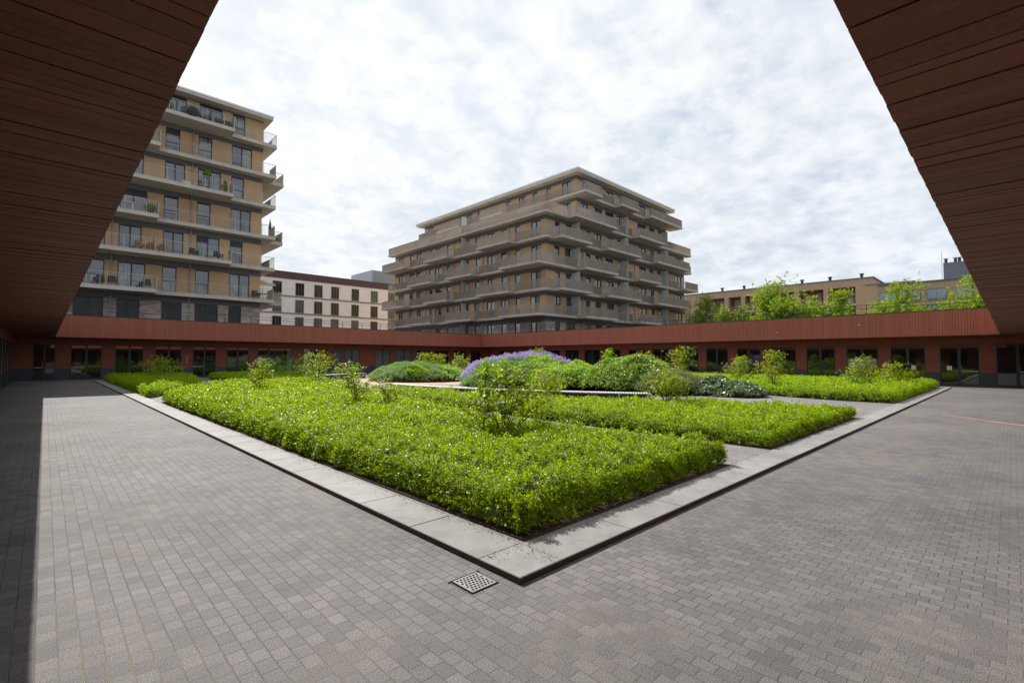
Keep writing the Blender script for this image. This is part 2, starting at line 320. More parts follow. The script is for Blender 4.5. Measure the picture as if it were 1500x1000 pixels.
def hedge(poly,label,Hh,dens,mat,edge_r=.21):
    root=empty('hedge',label,'hedge','low clipped hedges filling the garden beds')
    P=np.array(poly); x0,y0=P.min(0); x1,y1=P.max(0); area=abs(sum(P[i,0]*P[(i+1)%len(P),1]-P[(i+1)%len(P),0]*P[i,1] for i in range(len(P))))/2
    def hf(x,y,d):
        d=np.maximum(d-.10*vnoise(x,y,3.1),0); q=np.clip(d/edge_r,0,1); h=Hh*np.sqrt(np.maximum(1-(1-q)**2,0))
        bx=(vnoise(x,y,4.2)-.5)*.13+(vnoise(x+9,y+3,1.3)-.5)*.08+(vnoise(x,y,8)-.5)*.17
        return h*(1+bx/Hh*np.clip(q+.25,0,1))
    # inner core: solid dark filler behind the leaves
    st=.16; gx=np.arange(x0,x1+st,st); gy=np.arange(y0,y1+st,st); X,Y=np.meshgrid(gx,gy,indexing='ij'); xf,yf=X.ravel(),Y.ravel()
    ins=pip(poly,xf,yf); d,_,_=pdist(poly,xf,yf); z=np.where(ins&(d>.24),hf(xf,yf,d)*.66,.03); Vv=np.stack([xf,yf,z],1); ny=len(gy)
    ok=(ins&(d>.16)).reshape(X.shape); fa=[]
    for i in range(len(gx)-1):
        for j in range(ny-1):
            if ok[i,j] or ok[i+1,j] or ok[i,j+1] or ok[i+1,j+1]: a=i*ny+j; fa.append((a,a+ny,a+ny+1,a+1))
    me=bpy.data.meshes.new('dark_filler'); me.from_pydata(Vv.tolist(),[],fa); me.materials.append(M['hedgecore']); o=bpy.data.objects.new('dark_filler',me); COL.objects.link(o); o.parent=root
    # candidate points thinned by distance from the camera
    N=int(area*dens); bx=(x1-x0)*(y1-y0); xs=RNG.uniform(x0,x1,int(N*bx/area)); ys=RNG.uniform(y0,y1,len(xs))
    m_=pip(poly,xs,ys); xs,ys=xs[m_],ys[m_]; R=np.hypot(xs,ys); S=np.clip(.0060*R**.78,.0275,.075)
    keep=RNG.uniform(0,1,len(xs))<(.0275/S)**1.75; xs,ys,S=xs[keep],ys[keep],S[keep]
    d,nx,ny_=pdist(poly,xs,ys); h=hf(xs,ys,d); 
    z=h+RNG.normal(-.035,.028,len(xs))-.02; ok=(z>.03)&(RNG.uniform(0,1,len(xs))<.18+1.9*np.clip(vnoise(xs+40,ys,9.5)-.12,0,1)); xs,ys,S,d,nx,ny_,z=[a[ok] for a in (xs,ys,S,d,nx,ny_,z)]
    od=nrm(np.stack([nx,ny_,np.zeros(len(xs))],1)); w=np.clip(1-d/.2,0,1)[:,None]
    A=np.stack([RNG.normal(0,.45,len(xs)),RNG.normal(0,.45,len(xs)),np.ones(len(xs))],1)+od*w*1.1
    V1=sprigs(np.stack([xs,ys,z],1),A,8,S*2.7,S*1.12,.29)
    # side shell
    per=[];ln=0
    for i in range(len(poly)):
        a,b=np.array(poly[i]),np.array(poly[(i+1)%len(poly)]); L=np.linalg.norm(b-a); nn=np.array([(b-a)[1],-(b-a)[0]])/L
        k=int(L*dens*.6); t=RNG.uniform(0,1,k); q=a+(b-a)*t[:,None]; per.append(np.concatenate([q,np.tile(nn,(k,1))],1))
    q=np.concatenate(per); sgn=1
    tst=pip(poly,q[:50,0]-q[:50,2]*.05,q[:50,1]-q[:50,3]*.05).mean()
    if tst<.5: q[:,2:]*=-1
    R=np.hypot(q[:,0],q[:,1]); S=np.clip(.0060*R**.78,.0275,.075); keep=RNG.uniform(0,1,len(q))<(.0275/S)**1.75; q=q[keep]; S=S[keep]
    zz=.05+RNG.beta(1.15,1.0,len(q))*(Hh-.08); ins_=-.01+.10*vnoise(q[:,0],q[:,1],3.1)+edge_r*.55*(zz/Hh)**2+RNG.uniform(0,.06,len(q))
    Pq=np.stack([q[:,0]-q[:,2]*ins_,q[:,1]-q[:,3]*ins_,zz],1); A=np.stack([q[:,2]+RNG.normal(0,.4,len(q)),q[:,3]+RNG.normal(0,.4,len(q)),.7+RNG.normal(0,.3,len(q))],1)
    V2=sprigs(Pq,A,8,S*2.3,S)
    quads('leaves',np.concatenate([V1,V2]),mat,root); return root
hedge(polyA,'large bright green hedge filling the nearest corner of the garden',.37,980,M['hedge'])
hedge(polyB,'bright green hedge between the curved path and the long slatted bench',.28,900,M['hedge'])
hedge(polyC,'bright green hedge at the right end of the garden in front of the red building',.36,700,M['hedge2'])
hedge(polyD,'shaded hedge at the far left end of the garden beside the pale kerb',.36,600,M['hedge2'])
hedge(polyE,'hedge half in shade behind the bend of the grey path',.36,500,M['hedge2'])
# ------------------------------------------------------------------ planted mounds
def mound(cx,cy,ra,rb,Hm,rot=0):
    c_,s_=math.cos(rot),math.sin(rot)
    def z(x,y):
        dx,dy=x-cx,y-cy; u=(dx*c_+dy*s_)/ra; v=(-dx*s_+dy*c_)/rb; r2=u*u+v*v; return Hm*np.maximum(1-r2,0)**.62*(1+.34*(vnoise(x,y,.9)-.5)+.2*(vnoise(x,y,3)-.5))+.03
    def pts(n):
        a=RNG.uniform(0,6.283,n); r=np.sqrt(RNG.uniform(0,1,n))*.99; u,v=r*np.cos(a)*ra,r*np.sin(a)*rb; x=cx+u*c_-v*s_; y=cy+u*s_+v*c_; return x,y,r
    return z,pts
def mound_core(z,cx,cy,R,name,parent,mat):
    V=[];Fc=[];n=40;mm=16
    for i in range(mm+1):
        for j in range(n):
            r=R*i/mm; a=2*math.pi*j/n; x,y=cx+r*math.cos(a),cy+r*math.sin(a); V.append((x,y,float(z(np.array([x]),np.array([y]))[0])-.06))
    for i in range(mm):
        for j in range(n): k=(j+1)%n; Fc.append((i*n+j,i*n+k,(i+1)*n+k,(i+1)*n+j))
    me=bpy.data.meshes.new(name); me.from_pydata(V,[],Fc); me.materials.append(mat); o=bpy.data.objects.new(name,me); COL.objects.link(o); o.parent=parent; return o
def grad(z,x,y):
    e=.05; return np.stack([-(z(x+e,y)-z(x-e,y))/(2*e),-(z(x,y+e)-z(x,y-e))/(2*e),np.ones(len(x))],1)
vf=np.array([math.cos(YAW),math.sin(YAW)]); vr=np.array([math.sin(YAW),-math.cos(YAW)])
def cover(z,pts,n,mask,leafs,jit=.3,dz=0):
    x,y,r=pts(n); k=mask(x,y,r); x,y=x[k],y[k]; zz=z(x,y)+dz+.26*(vnoise(x,y,2.3)-.45); A=nrm(grad(z,x,y))+np.stack([RNG.normal(0,jit,len(x)),RNG.normal(0,jit,len(x)),np.full(len(x),.5)],1)
    kk,L,S,w=leafs; return sprigs(np.stack([x,y,zz],1),A,kk,L,S*RNG.uniform(.8,1.25,len(x)),w)
g_m='planted mounds around the red brick plaza'
# left dome
cx,cy=at_depth(615,35.2); z,pts=mound(cx,cy,3.55,3.7,1.12); R1=empty('planted_mound','round grey green herb dome left of the lavender','mound',g_m); mound_core(z,cx,cy,3.7,'soil_core',R1,M['hedgecore'])
def side(x,y): return ((x-cx)*vr[0]+(y-cy)*vr[1])
def dep(x,y): return ((x-cx)*vf[0]+(y-cy)*vf[1])
quads('herb_leaves',cover(z,pts,5200,lambda x,y,r:(side(x,y)<1.5-.5*dep(x,y)/3),(9,.16,.09,.13)),M['thyme'],R1)
quads('lime_leaves',cover(z,pts,3800,lambda x,y,r:(side(x,y)>=1.4-.5*dep(x,y)/3),(8,.12,.085,.25)),M['lime'],R1)
quads('box_leaves',cover(z,pts,9000,lambda x,y,r:(np.hypot(side(x,y)-.35,(dep(x,y)+2.7))<.75),(8,.14,.08,.25),dz=.08),M['hedge2'],R1)
# lavender mound
cx,cy=at_depth(767,29.6); z,pts=mound(cx,cy,3.8,4.6,1.40,YAW-math.pi/2); R2=empty('lavender_mound','mound crowned with purple lavender behind the long bench','mound',g_m); mound_core(z,cx,cy,4.0,'soil_core',R2,M['hedgecore'])
lav=lambda x,y,r:(dep(x,y)>-.35+.35*np.sin(side(x,y)*2))|((side(x,y)<-2.75)&(dep(x,y)>-2.6))
quads('lavender_leaves',cover(z,pts,3800,lav,(8,.26,.16,.08)),M['thyme'],R2)
x,y,r=pts(9000); k=lav(x,y,r); x,y=x[k],y[k]; zz=z(x,y)+RNG.uniform(.12,.42,len(x))+.2*(vnoise(x,y,2.3)-.5); A=nrm(grad(z,x,y)*.5+np.stack([RNG.normal(0,.2,len(x)),RNG.normal(0,.2,len(x)),np.full(len(x),1.)],1))
quads('lavender_flowers',sprigs(np.stack([x,y,zz],1),A,5,.13,.075,.3,(.5,1.3)),M['flower'],R2)
quads('cotton_leaves',cover(z,pts,7000,lambda x,y,r:~lav(x,y,r)&(side(x,y)<.5),(9,.2,.10,.12)),M['cotton'],R2)
quads('lime_leaves',cover(z,pts,7000,lambda x,y,r:~lav(x,y,r)&(side(x,y)>=.35),(8,.22,.11,.22)),M['lime'],R2)
# laurel mound
cx,cy=at_depth(918,24.2); z,pts=mound(cx,cy,2.85,2.5,1.5,.8); R3=empty('laurel_mound','tall leafy laurel mound at the right end of the slatted bench','mound',g_m); mound_core(z,cx,cy,2.5,'soil_core',R3,M['hedgecore'])
quads('laurel_leaves',cover(z,pts,6200,lambda x,y,r:r>=0,(7,.2,.15,.26),.45),M['laurel'],R3)
# lime middle band between lavender and laurel
cx,cy=at_depth(838,25.9); z,pts=mound(cx,cy,2.5,2.5,1.12); R5=empty('planted_mound','lime green low planting between the lavender and the laurel','mound',g_m); mound_core(z,cx,cy,2.4,'soil_core',R5,M['hedgecore'])
quads('lime_leaves',cover(z,pts,4200,lambda x,y,r:r>=0,(8,.2,.10,.22)),M['lime'],R5)
cx,cy=at_depth(722,26.2); z,pts=mound(cx,cy,1.7,1.5,.72); R7=empty('planted_mound','low grey green herbs at the foot of the lavender mound','mound',g_m); mound_core(z,cx,cy,1.5,'soil_core',R7,M['hedgecore'])
quads('herb_leaves',cover(z,pts,2600,lambda x,y,r:r>=0,(9,.2,.10,.12)),M['cotton'],R7)
# ivy spill with dry grass
cx,cy=22.6,10.6; z,pts=mound(cx,cy,3.9,1.75,.62,math.radians(62)); R4=empty('ivy_mound','low dark ivy spilling towards the grey path right of the laurel','mound',g_m)
mound_core(z,cx,cy,1.7,'soil_core',R4,M['hedgecore'])
quads('ivy_leaves',cover(z,pts,6000,lambda x,y,r:r>=0,(7,.10,.10,.36),.5),M['ivy'],R4)
cx,cy=20.6,11.2; z,pts=mound(cx,cy,2.0,1.5,.75); R6=empty('planted_mound','olive grasses with dry stems between laurel and ivy','mound',g_m)
mound_core(z,cx,cy,1.5,'soil_core',R6,M['hedgecore'])
quads('grass_blades',cover(z,pts,1800,lambda x,y,r:r>=0,(8,.25,.14,.06)),M['drygrass'],R6)
quads('herb_leaves',cover(z,pts,2600,lambda x,y,r:r>=0,(8,.2,.09,.2)),M['cotton'],R6)
# ------------------------------------------------------------------ long slatted benches
def bez(a,b,c,t): return ((1-t)**2*a[0]+2*t*(1-t)*b[0]+t*t*c[0],(1-t)**2*a[1]+2*t*(1-t)*b[1]+t*t*c[1])
def bench(a,b,c,ns,zt,label,w=.42):
    r_=empty('bench',label,'bench','curved benches with pale slats'); s=MB(); base=MB(); fr=MB(); L=[]
    for i in range(ns+1):
        t=i/ns; p=bez(a,b,c,t); q=bez(a,b,c,min(t+.001,1)); q0=bez(a,b,c,max(t-.001,0)); d=np.array(q)-np.array(q0); d/=np.linalg.norm(d); L.append((np.array(p),d,np.array([-d[1],d[0]])))
    for i in range(ns):
        p,d,nn=L[i]; l=np.linalg.norm(L[i+1][0]-p)*.66
        cs=[p-nn*w/2,p+d*l-nn*w/2,p+d*l+nn*w/2,p+nn*w/2]; s.prism([tuple(v) for v in cs],zt-.035,zt)
    st=max(1,ns//60)
    for i in range(0,ns-st+1,st):
        p,d,nn=L[i]; p2,d2,n2=L[min(i+st,ns)]
        base.prism([tuple(p-nn*(w/2-.09)),tuple(p2-n2*(w/2-.09)),tuple(p2+n2*(w/2-.09)),tuple(p+nn*(w/2-.09))],.035,zt-.10)
        fr.prism([tuple(p-nn*(w/2-.03)),tuple(p2-n2*(w/2-.03)),tuple(p2+n2*(w/2-.03)),tuple(p+nn*(w/2-.03))],zt-.095,zt-.037)
    s.build('seat_slats',M['white'],r_); base.build('base_wall',M['corten'],r_); fr.build('seat_frame',M['coping'],r_)
    for p,d,nn in (L[0],L[-1]):
        for sg in (-1,1):
            q=p+nn*sg*(w/2-.03); ends=MB(); ends.box(q[0]-.02,q[0]+.02,q[1]-.02,q[1]+.02,.035,zt-.04); ends.build('leg',M['white'],r_)
bench((11.85,20.3),(11.75,14.5),(15.15,8.75),150,.43,'long curved bench with pale slatted top below the lavender mound')
bench((13.6,33.6),(15.2,35.6),(18.6,36.4),56,.43,'second curved pale bench beyond the hedge near the far doors')
# ------------------------------------------------------------------ young shrubs
def shrub(px,Y,Wm,Hm,label,ns=7,leaf=.07,mat='shrub',nshoot=3,droop=.0):
    x,y=at_depth(px,Y); r_=empty('young_shrub',label,'shrub','young shrubs rising out of the garden beds'); r_.location=(x,y,.03)
    st=MB(); PP=[];AA=[]
    for i in range(ns):
        a=random.uniform(0,6.283); q=random.uniform(.3,1)*(Wm/2 if i>=nshoot else Wm/2*random.uniform(.1,.8)); h=Hm*(random.uniform(.5,.72) if i>=nshoot else random.uniform(.85,1.0))
        p0=Vector((random.uniform(-.04,.04),random.uniform(-.04,.04),0)); p1=Vector((math.cos(a)*q*.35,math.sin(a)*q*.35,h*.45)); p2=Vector((math.cos(a)*q*.85,math.sin(a)*q*.85,h*.85)); p3=Vector((math.cos(a)*q*1.05,math.sin(a)*q*1.05,h))
        P_=[p0,p1,p2,p3]; st.tube(P_,[.011,.008,.005,.003],5)
        def lp(t):
            t=t*3; k=min(int(t),2); return P_[k].lerp(P_[k+1],t-k)
        nt=16 if i>=nshoot else 22
        for j in range(nt):
            t=.36+.64*j/nt; p=lp(t); d=(lp(min(t+.05,1))-lp(t-.05)).normalized()
            dense=1.0-t
            for _ in range(2 if t<.75 else 1):
                off=Vector((random.gauss(0,1),random.gauss(0,1),random.gauss(.3,.6)))*Wm*(.04+.26*dense); PP.append(p+off); AA.append(d+off*2)
            if j%4==1 and t<.85:
                off=Vector((math.cos(a+random.uniform(-2,2)),math.sin(a+random.uniform(-2,2)),.5)).normalized()*Wm*random.uniform(.12,.3); st.tube([p,p+off],[.005,.002],4)
                for s_ in np.linspace(.3,1,5): PP.append(p+off*s_+Vector((random.gauss(0,.03),random.gauss(0,.03),random.gauss(0,.02)))); AA.append(off.normalized()+Vector((0,0,.3)))
    st.build('stems',M['stem'],r_); V=sprigs(np.array([tuple(p) for p in PP]),np.array([tuple(p) for p in AA]),3,leaf*.9,leaf,.3,(.0,.9))
    quads('leaves',V,M[mat],r_); return r_
SH=[(240,30.5,2.6,1.45,'dark wide shrub standing in the shaded far left hedge',10,.10,'hedge2',3),
(386,18.6,1.35,1.55,'yellow green shrub rising from the hedge left of the doors with pale curtains',8,.07,'shrub',4),
(441,33.0,2.3,1.5,'shaded shrub behind the hedge left of the tall yellow green shoots',8,.09,'cotton',3),
(405,36.0,2.4,1.5,'dark shrub in the shade before the wide window of the far left wing',9,.1,'cotton',2),
(466,24.0,2.2,1.85,'broad shrub with long shoots in front of the white bench',11,.08,'shrub',5),
(524,13.4,1.25,1.5,'loose shrub with tall leafy shoots left of the herb dome',9,.065,'shrub',4),
(566,12.6,.8,1.1,'thin leafy sprays right beside the loose tall shrub',6,.06,'shrub',2),
(740,8.7,1.6,1.5,'nearest tall shrub standing in the middle of the front hedge',12,.08,'shrub',4),
(709,8.9,.35,1.72,'single upright shoot with big yellow leaves beside the nearest shrub',3,.065,'lime',2),
(806,17.8,1.7,1.15,'leafy shrub in front of the middle of the slatted bench',10,.075,'shrub',2),
(978,14.4,1.15,1.4,'bushy shrub with reddish tips before the right end of the bench',13,.07,'shrub',3),
(948,24.5,1.3,1.85,'reddish tipped shoots on the right shoulder of the laurel mound',5,.1,'shrub',3),
(997,24.5,1.7,2.15,'bare tipped upright stems above the ivy mound',6,.09,'shrub',5),
(892,26.2,1.1,2.25,'light green sprig poking out of the laurel top',5,.12,'hedge2',3),
(790,31.5,1.8,2.3,'yellow leaved shoots rising behind the lavender crown',6,.12,'shrub',4),
(622,38.5,2.2,1.95,'left of three shrubs showing over the herb dome',7,.13,'shrub',4),
(642,40.0,1.6,1.95,'middle of three shrubs showing over the herb dome',6,.13,'shrub',3),
(678,37.5,2.2,1.7,'right of three shrubs, in the dip before the lavender',8,.13,'shrub',3),
(1085,28.0,1.8,1.75,'left of two upright shrubs in the right hedge',9,.10,'shrub',4),
(1131,22.3,1.5,1.95,'right of two upright shrubs in the right hedge',10,.09,'shrub',4),
(1264,22.5,1.7,1.75,'shrub with two long arching shoots before the half screened window',10,.09,'shrub',3),
(1311,24.5,1.8,1.35,'bushy shrub nearest the right end of the right hedge',9,.09,'shrub',3)]
for a in SH: shrub(a[0],a[1],a[2],a[3],a[4],a[5],a[6],a[7],a[8])
# ------------------------------------------------------------------ low red building around the courtyard
S_,T_=3.05,4.65; CE=.465; XE,YE=39.37,46.33; WX,WY=41.34,48.35; WN=-1.53
bld=empty('courtyard_building','low red brown boarded building wrapping round the courtyard garden','building')
def pt(face,u,d):            # u along the wall, d outwards into the court
    return {'L':(u,WY-d),'R':(WX-d,u),'NL':(WN+d,u),'NR':(u,WN+d)}[face]
def fb(m_,face,u0,u1,d0,d1,z0,z1,mi=0):
    a=pt(face,u0,d0); b=pt(face,u1,d1); m_.box(a[0],b[0],a[1],b[1],z0,z1,mi)
def lin(a,b,w0,w1):
    q=[];x=a
    while x<b: w=random.choice([w0,w0,w1,(w0+w1)/2]); q.append((x,min(x+w,b))); x+=w
    return q
FL={'L':(WN,WX),'R':(WN,WY),'NL':(WN,WY),'NR':(WN,WX)}
std=[(1.40,3.17),(3.93,5.72),(6.44,8.26),(9.0,10.78),(11.53,13.32),(14.08,15.9),(16.65,18.45),(19.2,21.0),(21.8,23.6),(24.4,26.2),(27.05,28.75),(29.6,31.5),(32.3,34.15),(34.9,36.75),(37.4,39.2)]
wins={'L':[(-.62,.54,'door'),(1.35,3.12,'door'),(3.91,5.67,'w'),(6.42,8.23,'w'),(9.01,10.75,'door'),(11.55,13.33,'w'),(14.08,17.18,'wide'),(18.21,19.6,'entry'),(21.3,22.1,'slim'),(22.4,24.1,'blind'),(25.9,27.75,'blind'),(28.5,30.55,'blind'),(31.15,33.1,'w'),(33.85,35.75,'w'),(36.6,38.6,'w'),(39.4,40.9,'w')],
'R':[(-1.1,.71,'door'),(1.43,3.27,'door'),(3.96,5.78,'note'),(6.44,8.29,'half'),(8.98,10.82,'w'),(11.51,13.3,'w'),(14.09,15.9,'w'),(16.65,18.5,'w'),(19.19,21.07,'w'),(21.8,23.67,'w'),(24.47,26.3,'w'),(27.2,28.7,'w'),(29.7,31.7,'w'),(32.45,34.35,'w'),(35.1,37.1,'w'),(40.6,42.6,'w'),(43.3,45.2,'w')],
'NL':[(a,b,'w') for a,b in std if a>1]+[(40.1,41.9,'w'),(42.7,44.5,'w'),(45.3,47.0,'door')],'NR':[(a,b,'w') for a,b in std]}
HD=2.58; PL=.82
for face in ('L','R','NL','NR'):
    u0,u1=FL[face]
    if face=='NL': u1=WY-.02
    if face=='NR': u1=WX-.02
    cu0,cu1={'L':(WN,XE),'R':(WN,WY),'NL':(WN,YE),'NR':(CE+.004,XE)}[face]; ov=2.0 if face in('NL','NR') else (WY-YE if face=='L' else WX-XE)
    if face in('NL','NR'): ov=CE-WN
    # backing wall (behind boards) with openings filled by windows
    bk=MB(); si=MB(); W=wins[face]; xs=[u0]+[v for w in W for v in (w[0],w[1])]+[u1]
    for i in range(0,len(xs),2):
        a,b=xs[i],xs[i+1]
        if b-a<.03: continue
        fb(bk,face,a,b,-.35,-.03,0,HD); pi=MB(); fb(pi,face,a,b,-.03,.0,0,PL); pi.build('plinth',M['plinth'],bld)
        z=PL+.004
        while z<HD-.02: z2=min(z+.118,HD); fb(si,face,a+.001,b-.001,-.028,.004+random.uniform(-.001,.001),z,z2-.008); z+=.118
    fb(bk,face,u0,u1,-.35,-.03,HD,S_+.02)
    for a,b in lin(u0,u1,.10,.13): fb(si,face,a+.004,b-.004,-.029,.002,HD+.004,S_+.01)
    bk.build('wall',M['gap'],bld); si.build('siding',M['siding'],bld)
    # soffit boards
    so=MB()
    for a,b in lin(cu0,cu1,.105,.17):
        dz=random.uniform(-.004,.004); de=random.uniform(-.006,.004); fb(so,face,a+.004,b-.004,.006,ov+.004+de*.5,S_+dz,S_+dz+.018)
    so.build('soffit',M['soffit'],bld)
    fa=MB(); fu0,fu1={'L':(CE,XE-.001),'R':(CE,YE-.022),'NL':(CE+.022,YE-.001),'NR':(CE,XE-.001)}[face]
    for a,b in lin(fu0,fu1,.12,.14):
        fb(fa,face,a+.006,b-.006,ov-.02,ov+random.uniform(-.001,.001),S_+.026,T_-.05)
    fa.build('fascia',M['fascia'],bld)
    dk=MB(); fb(dk,face,cu0,cu1,-.35,ov-.025,S_+.03,T_-.06); dk.build('roof_slab',M['gap'],bld)
    cp=MB(); fb(cp,face,fu0,fu1,ov-.3,ov+.012,T_-.05,T_+.005); cp.build('coping',M['coping'],bld)
    for a,b,kind in W:
        wf=MB(); gl=MB(); zb=.04 if kind in('door','entry') else .06
        fr=.055; fb(wf,face,a,a+fr,-.10,.012,.0,HD); fb(wf,face,b-fr,b,-.10,.012,.0,HD); fb(wf,face,a+fr,b-fr,-.10,.012,HD-.06,HD); fb(wf,face,a+fr,b-fr,-.10,.012,0,zb+.03)
        mid=(a+b)/2; sp=[mid]
        if kind=='wide': sp=[a+.95]
        if kind=='slim': sp=[]
        for q in sp: fb(wf,face,q-.07,q+.07,-.10,.012,zb+.03,HD-.06)
        cuts=[a+fr]+[v for q in sp for v in (q-.07,q+.07)]+[b-fr]
        w=wf.build('door' if kind in('door','entry') else 'window',M['frame'],bld)
        for i in range(0,len(cuts),2):
            g=MB(); fb(g,face,cuts[i]+.002,cuts[i+1]-.002,-.05,-.03,zb+.032,HD-.062); gm=M['glass']
            if kind=='blind' : gm=M['glassb']
            if kind=='entry' and i==0: gm=M['glassc']
            if kind=='slim': gm=M['glassb']
            if kind=='wide' and i==2: gm=M['glassb'] if False else M['glass']
            g.build('pane',gm,w)
        if kind in('door',):
            h=MB(); fb(h,face,mid-.10,mid-.085,.03,.045,.9,1.3); fb(h,face,a+fr,mid-.07,-.028,-.01,.86,.93); h.build('handle',M['pipe'],w)
        if kind=='half':
            h=MB(); fb(h,face,a+.06,mid-.08,-.029,-.024,.9,1.65); fb(h,face,mid+.08,b-.06,-.029,-.024,.9,1.65); h.build('screen',M['glassc'],w)
        if kind=='note' or (kind=='door' and face=='R' and a>1):
            h=MB(); q=(a+.5 if kind=='note' else mid+.35); fb(h,face,q,q+.24,-.028,-.024,.95,1.22); h.build('notice',M['white'],w)
        if kind=='wide':
            h=MB(); fb(h,face,b-.5,b-.07,-.029,-.02,.1,2.45)
            for k in range(7): fb(h,face,a+1.1+k*.19,a+1.14+k*.19,-.029,-.022,.6,2.3)
            h.build('curtain',M['glassb'],w)
        if kind=='door' and 8<a<10:
            h=MB()
            for q in (0,.09,.16): fb(h,face,a+.32+q,a+.32+q+.06,-.029,-.026,1.6,1.72)
            h.build('lettering',M['glassb'],w)
            h=MB(); q=mid+.22
            fb(h,face,q,q+.42,-.029,-.026,1.74,1.78); fb(h,face,q,q+.42,-.029,-.026,1.46,1.50); fb(h,face,q,q+.04,-.029,-.026,1.50,1.74); fb(h,face,q+.38,q+.42,-.029,-.026,1.50,1.74); h.build('notice',M['glassb'],w)
# mass of the wings behind their walls (so the roofs are real)
mm=MB(); mm.box(WN-9,WX+9,WY+.36,WY+9,0,T_-.07); mm.box(WX+.36,WX+9,WN-9,WY+.34,0,T_-.07); mm.box(WN-9,WN-.36,WN-9,WY+.34,0,T_-.07); mm.box(WN-.34,WX+.34,WN-9,WN-.36,0,T_-.07); mm.build('roof_deck',M['roof'],bld)
cl=MB(); fb(cl,'L',23.0,24.2,.3,.9,S_-.13,S_-.003); cl.build('ceiling_box',M['coping'],bld)  # dark box hung just below the soffit boards
for face,u in (('R',7.1),('R',12.2)):
    l_=MB(); fb(l_,face,u,u+.07,2.0-.02,2.06,S_+.85 if u<8 else S_+.5,S_+.92 if u<8 else S_+.57); l_.build('lamp',M['white'],bld)
it=MB(); fb(it,'L',8.55,8.63,.004,.035,1.45,1.75); it.build('intercom',M['pipe'],bld); it=MB(); fb(it,'L',8.54,8.62,.004,.03,1.2,1.29); it.build('intercom',M['white'],bld)
# roof railings
def railing(face,u0,u1,label,sb=.55,zt=T_+.62):
    r_=empty('roof_railing',label,'railing','dark railings along the low roof'); a=MB(); ov=2.0
    for z in (zt,zt-.24): fb(a,face,u0,u1,ov-sb-.015,ov-sb+.015,z,z+.028)
    a.build('handrail',M['coping'],r_); u=u0
    b=MB()
    while u<=u1: fb(b,face,u-.018,u+.018,ov-sb-.018,ov-sb+.018,T_-.06,zt); u+=2.1
    b.build('posts',M['coping'],r_)
railing('L',.5,38.7,'dark two rail railing on the far left roof edge'); railing('R',.5,45.6,'dark two rail railing on the far right roof edge')
# ------------------------------------------------------------------ residential tower on the left
t1=empty('apartment_tower','tan brick apartment tower with pale balconies standing behind the left roof','building')
TY=51.5; TXR=15.12; TXL=-9.5; TD=66.0; LV=[7.23,10.37,13.50,16.57,19.62,22.66]; RZ=25.15
def T(m_,x0,x1,d0,d1,z0,z1,mi=0): m_.box(x0,x1,TY-d1,TY-d0,z0,z1,mi)
oddW=[(-7.9,-6.2),(-5.4,-3.9),(-3.0,-1.9),(-.9,.6),(1.45,3.3),(4.13,5.66),(7.16,8.66),(9.64,11.5),(12.36,13.46)]
evenW=[(-7.9,-6.2),(-5.3,-4.2),(-2.9,-1.8),(-1.0,.9),(1.95,3.3),(4.13,5.98),(7.15,8.22),(9.62,10.72),(12.36,14.13)]
floors=[3.6]+LV
pw=MB(); pb=MB(); pl=MB()
for fi,fz in enumerate(floors):
    top=(floors[fi+1] if fi<6 else RZ); W=oddW if fi%2==0 else evenW; wz0=fz+.2 if fi else fz+1.0; hz=fz+2.42 if fi else 6.55
    mwall=pb if fi==0 else pw; xs=[TXL]+[v for w in W for v in w]+[TXR]
    for i in range(0,len(xs),2): T(mwall,xs[i],xs[i+1],-.3,0,fz,hz)
    for w in W: T(mwall,w[0],w[1],-.3,0,fz,wz0)
    T(pl,TXL,TXR,-.3,-.01,hz,top); 
    for k,w in enumerate(W):
        dbl=(w[1]-w[0])>1.4; fr=MB(); T(fr,w[0],w[0]+.07,-.2,-.06,wz0,hz-.01); T(fr,w[1]-.07,w[1],-.2,-.06,wz0,hz-.01); T(fr,w[0]+.07,w[1]-.07,-.2,-.06,hz-.09,hz-.01); T(fr,w[0]+.07,w[1]-.07,-.2,-.06,wz0,wz0+.07)
        c=(w[0]+w[1])/2
        if dbl: T(fr,c-.05,c+.05,-.2,-.06,wz0+.07,hz-.09)
        elif hz-wz0>1.5: T(fr,w[0]+.07,w[1]-.07,-.2,-.06,wz0+.95,wz0+1.0)
        wo=fr.build('window',M['frame'],t1); xx=[w[0]+.07,c-.05,c+.05,w[1]-.07] if dbl else [w[0]+.07,w[1]-.07]
        for i in range(0,len(xx),2):
            g=MB(); T(g,xx[i]+.001,xx[i+1]-.001,-.16,-.12,wz0+.071,hz-.091); g.build('pane',M['glasst'] if fi else M['glassd'],wo)
            rr=random.Random(fi*31+k*7+i)
            if fi and rr.random()<.45:
                q=MB(); n_=9; full=rr.random()<.5; zt=hz-.1 if full else wz0+1.0; wq=(xx[i+1]-xx[i])/n_
                for j in range(n_):
                    if rr.random()<.75: T(q,xx[i]+.01+j*wq,xx[i]+j*wq+wq*.86,-.119,-.115-.0,wz0+.08,zt)
                q.build('curtain',M['glassc'],wo)
            elif fi and rr.random()<.3:
                q=MB(); T(q,xx[i]+.002,xx[i+1]-.002,-.119,-.1,hz-.55,hz-.092); q.build('blind',M['coping'],wo)
